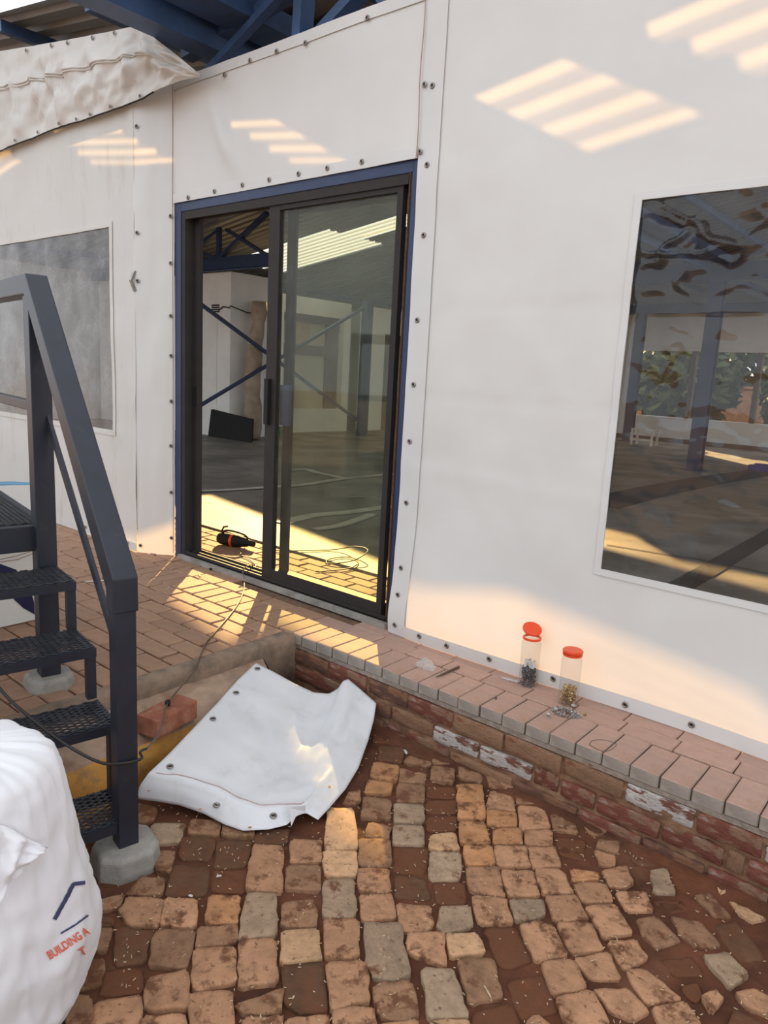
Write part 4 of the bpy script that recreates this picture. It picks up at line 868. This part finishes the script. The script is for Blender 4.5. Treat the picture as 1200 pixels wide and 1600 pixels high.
MB().box((-8.02, 6.18, .02), (-7.82, 6.4, .16)).box((-8.0, 6.20, .16), (-7.84, 6.38, .2)).build('green_box', 'green', None, label='green plastic tub at the foot of the rolled sheet', cat='tub')
# slatted crate far back
cc = Vector((-3.85, 13.2, 0)); cr = empty('slatted_crate', cc, 'pale slatted crate standing by the back wall', 'crate')
for dx in (-.22, .22):
    for dy in (-.16, .16): MB().box((cc.x+dx-.02, cc.y+dy-.02, 0), (cc.x+dx+.02, cc.y+dy+.02, .34)).build('leg', 'plastic', cr)
for k in range(4): MB().box((cc.x-.25, cc.y-.17+k*.10, .34), (cc.x+.25, cc.y-.11+k*.10, .36)).build('slat', 'plastic', cr)
for k in range(2): MB().box((cc.x-.25, cc.y-.185, .10+k*.12), (cc.x+.25, cc.y-.17, .15+k*.12)).build('slat', 'plastic', cr)
MB().box((-.98, 10.25, 0), (-.62, 10.45, .09)).box((-.9, 10.28, .09), (-.7, 10.42, .12)).build('blue_case', mat('bright_blue', (.01, .02, .25), .4), None, label='small blue case on the far hall floor', cat='case')

# ------------------------------------------------------------------ jars, screws and bits on the ledge
rs = random.Random(11)
def jar(c, lab, lidopen):
    c = Vector(c); j = empty('storage_jar', c, lab, 'jar', 'jars of screws on the ledge'); R_, H_ = .039, .205
    MB().lathe(c, [(.030, 0), (R_-.002, .004), (R_, .012), (R_, H_-.02), (R_-.006, H_-.006), (R_-.008, H_+.012)], 28, cap=False).add([c+Vector((.03*math.cos(t*math.pi/14), .03*math.sin(t*math.pi/14), .0)) for t in range(28)], [tuple(range(28))]).build('glass_body', 'jar', j, smooth=True)
    r_ = MB(); r_.lathe(c, [(R_-.007, H_-.004), (R_-.001, H_-.004), (R_-.001, H_+.004), (R_-.007, H_+.004), (R_-.007, H_-.004)], 28, cap=False).build('collar_ring', 'red', j)
    if lidopen: lc, ax = c+Vector((-.004, .002, H_+.036)), Vector((.35, -.30, 1)).normalized(); MB().tube([c+Vector((-.028, .012, H_+.002)), c+Vector((-.03, .014, H_+.03))], .004, 6).build('hinge_strap', 'red', j)
    else: lc, ax = c+Vector((0, 0, H_+.012)), Vector((0, 0, 1))
    MB().lathe(lc, [(.001, -.006), (R_-.002, -.006), (R_+.0005, -.003), (R_+.0005, .004), (R_-.003, .007), (.001, .0075)], 28, ax).build('lid', 'red', j, smooth=False)
    return j
j1 = gp(821, 1070, 0); j1 = (j1.x+.005, j1.y+.01, 0)
j2 = gp(883, 1101, 0); j2 = (j2.x, j2.y+.02, 0)
jar(j1, 'clear jar of dark screws with its red lid flipped open', True); jar(j2, 'clear jar of brass screws with its orange red lid closed', False)
def screws(name, c, r, h, n, m, lab, flat=False, ln=.011):
    q = MB(); c = Vector(c)
    for _ in range(n):
        a = rs.uniform(0, 2*math.pi); rr = r*math.sqrt(rs.random()); z = rs.uniform(.006, h) if not flat else rs.uniform(.003, max(.004, h*(1-rr/r)))
        p = c+Vector((rr*math.cos(a), rr*math.sin(a)*(.62 if flat else 1), z)); d = Vector((rs.gauss(0, 1), rs.gauss(0, 1), rs.gauss(0, .7))).normalized()*ln
        p2 = p+d
        if not flat:
            off = Vector((p2.x-c.x, p2.y-c.y, 0)); 
            if off.length > r: d = -d
        if p.z+d.z < .002: d.z = abs(d.z)
        q.tube([p, p+d], .0014, 5); q.lathe(p, [(.0034, -.0008), (.0034, .0008), (.0014, .002)], 6, d)
    q.build(name, m, None, label=lab, cat='screws', kind='stuff')
screws('dark_screws', j1, .030, .085, 230, 'dkscrew', 'heap of dark screws filling the bottom of the open jar')
screws('brass_screws', j2, .031, .070, 260, 'brass', 'heap of brass screws in the closed jar')
b_ = MB(); rs2 = random.Random(3)
for _ in range(14):
    p = Vector(j1)+Vector((rs2.uniform(-.014, .018), rs2.uniform(-.014, .014), rs2.uniform(.07, .10))); b_.obox(p, Vector((rs2.gauss(0, 1), rs2.gauss(0, 1), 2)).normalized()*.014, Vector((.005, .002, 0)), Vector((0, .001, .001)))
b_.build('plastic_offcuts', 'plastic', None, label='pale plastic slivers on the screws in the open jar', cat='offcuts', kind='stuff')
pj = gp(882, 1112, 0)
screws('loose_screws', (pj.x+.01, pj.y-.012, 0), .058, .026, 110, 'steel', 'pile of loose screws and washers in front of the closed jar', True, .012)
for n_, (a, b) in enumerate(((857, 1116), (869, 1108), (896, 1103))):
    p = gp(a, b, .012); MB().lathe(p, [(.004, -.004), (.0085, -.003), (.0085, .001), (.005, .003), (.005, .008), (.002, .009)], 10, (.6, -.7, .5)).build('roofing_screw', 'steel', None, label=['large bright screw head at the left of the loose pile', 'large screw head in the middle of the loose pile', 'large screw head against the foot of the closed jar'][n_], cat='screw')
p = gp(775, 1091, .003); MB().lathe(p, [(.002, -.004), (.006, -.003), (.006, .001), (.002, .004)], 8, (1, .3, .4)).build('roofing_screw', 'dkscrew', None, label='single small screw lying alone on the coping', cat='screw')
p = gp(914, 1116, .004); MB().lathe(p, [(.001, -.004), (.006, -.003), (.006, .001), (.002, .003), (.0018, .014)], 8, (-1, .5, .2)).build('roofing_screw', 'brass', None, label='single brass screw just right of the loose pile', cat='screw')
# clear bag, spike, rubber band, torn plastic
c = gp(664, 1042, 0); rb = random.Random(5); q = MB()
ring = [(.048*math.cos(t*math.pi/8)*(1+.25*rb.uniform(-1, 1)), .030*math.sin(t*math.pi/8)*(1+.25*rb.uniform(-1, 1))) for t in range(16)]
lv = [(1, .001), (.9, .010), (.55, .026), (.2, .036)]
q.add([c+Vector((a*s+rb.uniform(-.003, .003), b*s+rb.uniform(-.003, .003), z+rb.uniform(-.003, .004)*(z > .005))) for s, z in lv for a, b in ring]+[c+Vector((-.008, .012, .040))],
      [(i*16+j, i*16+(j+1) % 16, (i+1)*16+(j+1) % 16, (i+1)*16+j) for i in range(3) for j in range(16)]+[(48+j, 48+(j+1) % 16, 64) for j in range(16)])
q.build('plastic_bag', 'bagclear', None, label='small crumpled clear plastic bag on the coping', cat='bag')
a, b = gp(681, 1058, .006), gp(717, 1042, .006)
MB().tube([a, a.lerp(b, .25), a.lerp(b, .8), b], [.0015, .0045, .0055, .006], 8).build('metal_punch', mat('rusty_metal', (.13, .085, .06), .6, .5), None, label='thin rusty metal punch lying on the coping beside the clear bag', cat='punch')
rb_ = [gp(x, y, .002) for x, y in ((921, 1163), (926, 1157), (942, 1156), (958, 1160), (963, 1164), (955, 1171), (944, 1174), (932, 1170), (921, 1163))]
MB().tube(smooth_pts(rb_), .0011, 5).build('rubber_band', 'wire', None, label='thin brown rubber band loop on the coping right of the jars', cat='rubber band')
c = gp(800, 1064, 0); q = MB()
q.grid(lambda u, v_: c+Vector((-.05+u*.08+.01*fbm(u*3, v_*3, 1), -.012+.035*v_*(.4+u*.6), .002+.014*abs(fbm(u*4, v_*4, 2))*u)), lin(0, 1, .12), lin(0, 1, .2)).build('torn_plastic', 'bagclear', None, label='torn scrap of clear plastic beside the open jar', cat='scrap', solid=.0008)

# ------------------------------------------------------------------ woven sack with print
SKC = Vector((.50, -2.17, GZ))
sk = empty('woven_sack', SKC, 'full white woven sack with navy and red print in the left foreground', 'sack')
rt = Vector((_r0.x, _r0.y, 0)); bk = Vector((-math.sin(YAW), math.cos(YAW), 0))
prof = [(0, .235), (.06, .262), (.14, .272), (.22, .282), (.30, .270), (.38, .256), (.46, .243), (.54, .230), (.60, .220), (.635, .208), (.655, .185), (.668, .12), (.676, .05), (.684, .0)]
def prad(z):
    for (a, ra), (b, rb2) in zip(prof, prof[1:]):
        if a <= z <= b: f = (z-a)/(b-a); f = f*f*(3-2*f)*.5+f*.5; return ra+(rb2-ra)*f
    return 0.0
def sackp(th, z, off=0.0):        # th measured from the side facing the camera's right
    r = prad(z); wob = 1+.045*math.sin(3*th+4*z)+.05*fbm(math.cos(th)*1.8, math.sin(th)*1.8, z*4)+.030*fbm(math.cos(th)*1.6+7, math.sin(th)*1.6, z*7)+.022*(1-min(1, abs(fbm(math.cos(th)*2.6+z, math.sin(th)*2.6, z*2.2+4))*3.2))+.008*(1-min(1, abs(fbm(math.cos(th)*5+2, math.sin(th)*5, z*3.4))*3))
    rr = r*wob+off
    ca, sn = math.cos(th), math.sin(th)
    e = lambda q: math.copysign(abs(q)**.82, q)
    return SKC+rt*(e(ca)*rr)+bk*(e(sn)*rr*.86)+Vector((0, 0, z*1.0+.02*fbm(ca*2, sn*2, 5)*(z > .5)))
zs = lin(0, .684, .684/80)
MB().grid(lambda t, z: sackp(t, z), lin(0, 2*math.pi, 2*math.pi/180), zs).build('sack_body', 'sack', sk, smooth=True)
def on_sack(px_, py_, off=.003):  # nearest point of the sack face along a sight line
    d = _ray(px_, py_).normalized(); t = .6; last = None
    best = None
    for k in range(900):
        p = CAM+d*(t+k*.0018); q_ = p-SKC; z = q_.z
        if z < 0 or z > .68: continue
        X, Y = q_.dot(rt), q_.dot(bk)/.86; th = math.atan2(math.copysign(abs(Y)**(1/.82), Y), math.copysign(abs(X)**(1/.82), X))
        s_ = sackp(th, z)-SKC; f = math.hypot(X, Y)-math.hypot(s_.dot(rt), s_.dot(bk)/.86)
        if best is None or f < best[0]: best = (f, th, z)
        if f < 0: return sackp(th, z, off)
    return sackp(best[1], best[2], off)
# loose fold of the sack mouth hanging down over the front
def flap(u, v_):                     # u runs to the pointed tip, v_ from upper to lower edge
    x_ = -25+85*u; yt = 1283+32*u**1.4; yb = 1470-155*u**.55
    o = .012+.034*math.sin(math.pi*min(1, v_*.85+.1))*(1-.55*u)+.010*fbm(u*4, v_*5, 2)+.008*math.sin(u*14+v_*6)
    return on_sack(x_, yt+(yb-yt)*v_, max(.004, o*(1 if v_ > .02 else .3)))
MB().grid(flap, lin(0, 1, 1/30), lin(0, 1, 1/22)).build('mouth_fold', 'sack', sk, smooth=True)
def ribbon(pts, w, m, nm):
    P_ = []
    for a, b in zip(pts, pts[1:]):
        n = 8
        for k in range(n): P_.append((a[0]+(b[0]-a[0])*k/n, a[1]+(b[1]-a[1])*k/n))
    P_.append(pts[-1]); q = MB(); n = len(P_); up_, dn = [], []
    for i, p in enumerate(P_):
        o = P_[min(i+1, n-1)]; s_ = P_[max(i-1, 0)]; dx, dy = o[0]-s_[0], o[1]-s_[1]; l = math.hypot(dx, dy); nx_, ny_ = -dy/l*w/2, dx/l*w/2
        up_.append(on_sack(p[0]+nx_, p[1]+ny_)); dn.append(on_sack(p[0]-nx_, p[1]-ny_))
    q.add(up_+dn, [(i, i+1, n+i+1, n+i) for i in range(n-1)]).build(nm, m, sk)
ribbon([(83, 1436), (98, 1410), (113, 1381), (131, 1379)], 6, 'sack_navy', 'navy_roof_line')
ribbon([(93, 1458), (115, 1445), (136, 1430)], 2.6, 'sack_navy', 'navy_thin_line')
def sack_text(body, p0, p1, hpx, nm):
    cu = bpy.data.curves.new('txt', 'FONT'); cu.body = body; cu.size = 1; cu.resolution_u = 3; cu.offset = .022
    to = bpy.data.objects.new('txt', cu); COL.objects.link(to)
    dg = bpy.context.evaluated_depsgraph_get(); me = bpy.data.meshes.new_from_object(to.evaluated_get(dg))
    bm = bmesh.new(); bm.from_mesh(me); bmesh.ops.triangulate(bm, faces=bm.faces); bmesh.ops.subdivide_edges(bm, edges=[e for e in bm.edges if e.calc_length() > .25], cuts=1); bmesh.ops.triangulate(bm, faces=bm.faces); bm.to_mesh(me); bm.free()
    mx = max(v.co.x for v in me.vertices); dx, dy = p1[0]-p0[0], p1[1]-p0[1]; l = math.hypot(dx, dy)
    q = MB(); q.v = []
    for v in me.vertices:
        t = v.co.x/mx; h = v.co.y/.7*hpx
        q.v.append(on_sack(p0[0]+dx*t+dy/l*h, p0[1]+dy*t-dx/l*h, .0035))
    q.f = [tuple(p.vertices) for p in me.polygons]; q.build(nm, 'sack_red', sk)
    bpy.data.objects.remove(to); bpy.data.curves.remove(cu); bpy.data.meshes.remove(me)
sack_text('BUILDING A', (76, 1499), (139, 1458), 13, 'red_lettering')
sack_text('T', (125, 1494), (135, 1488), 12, 'red_lettering')
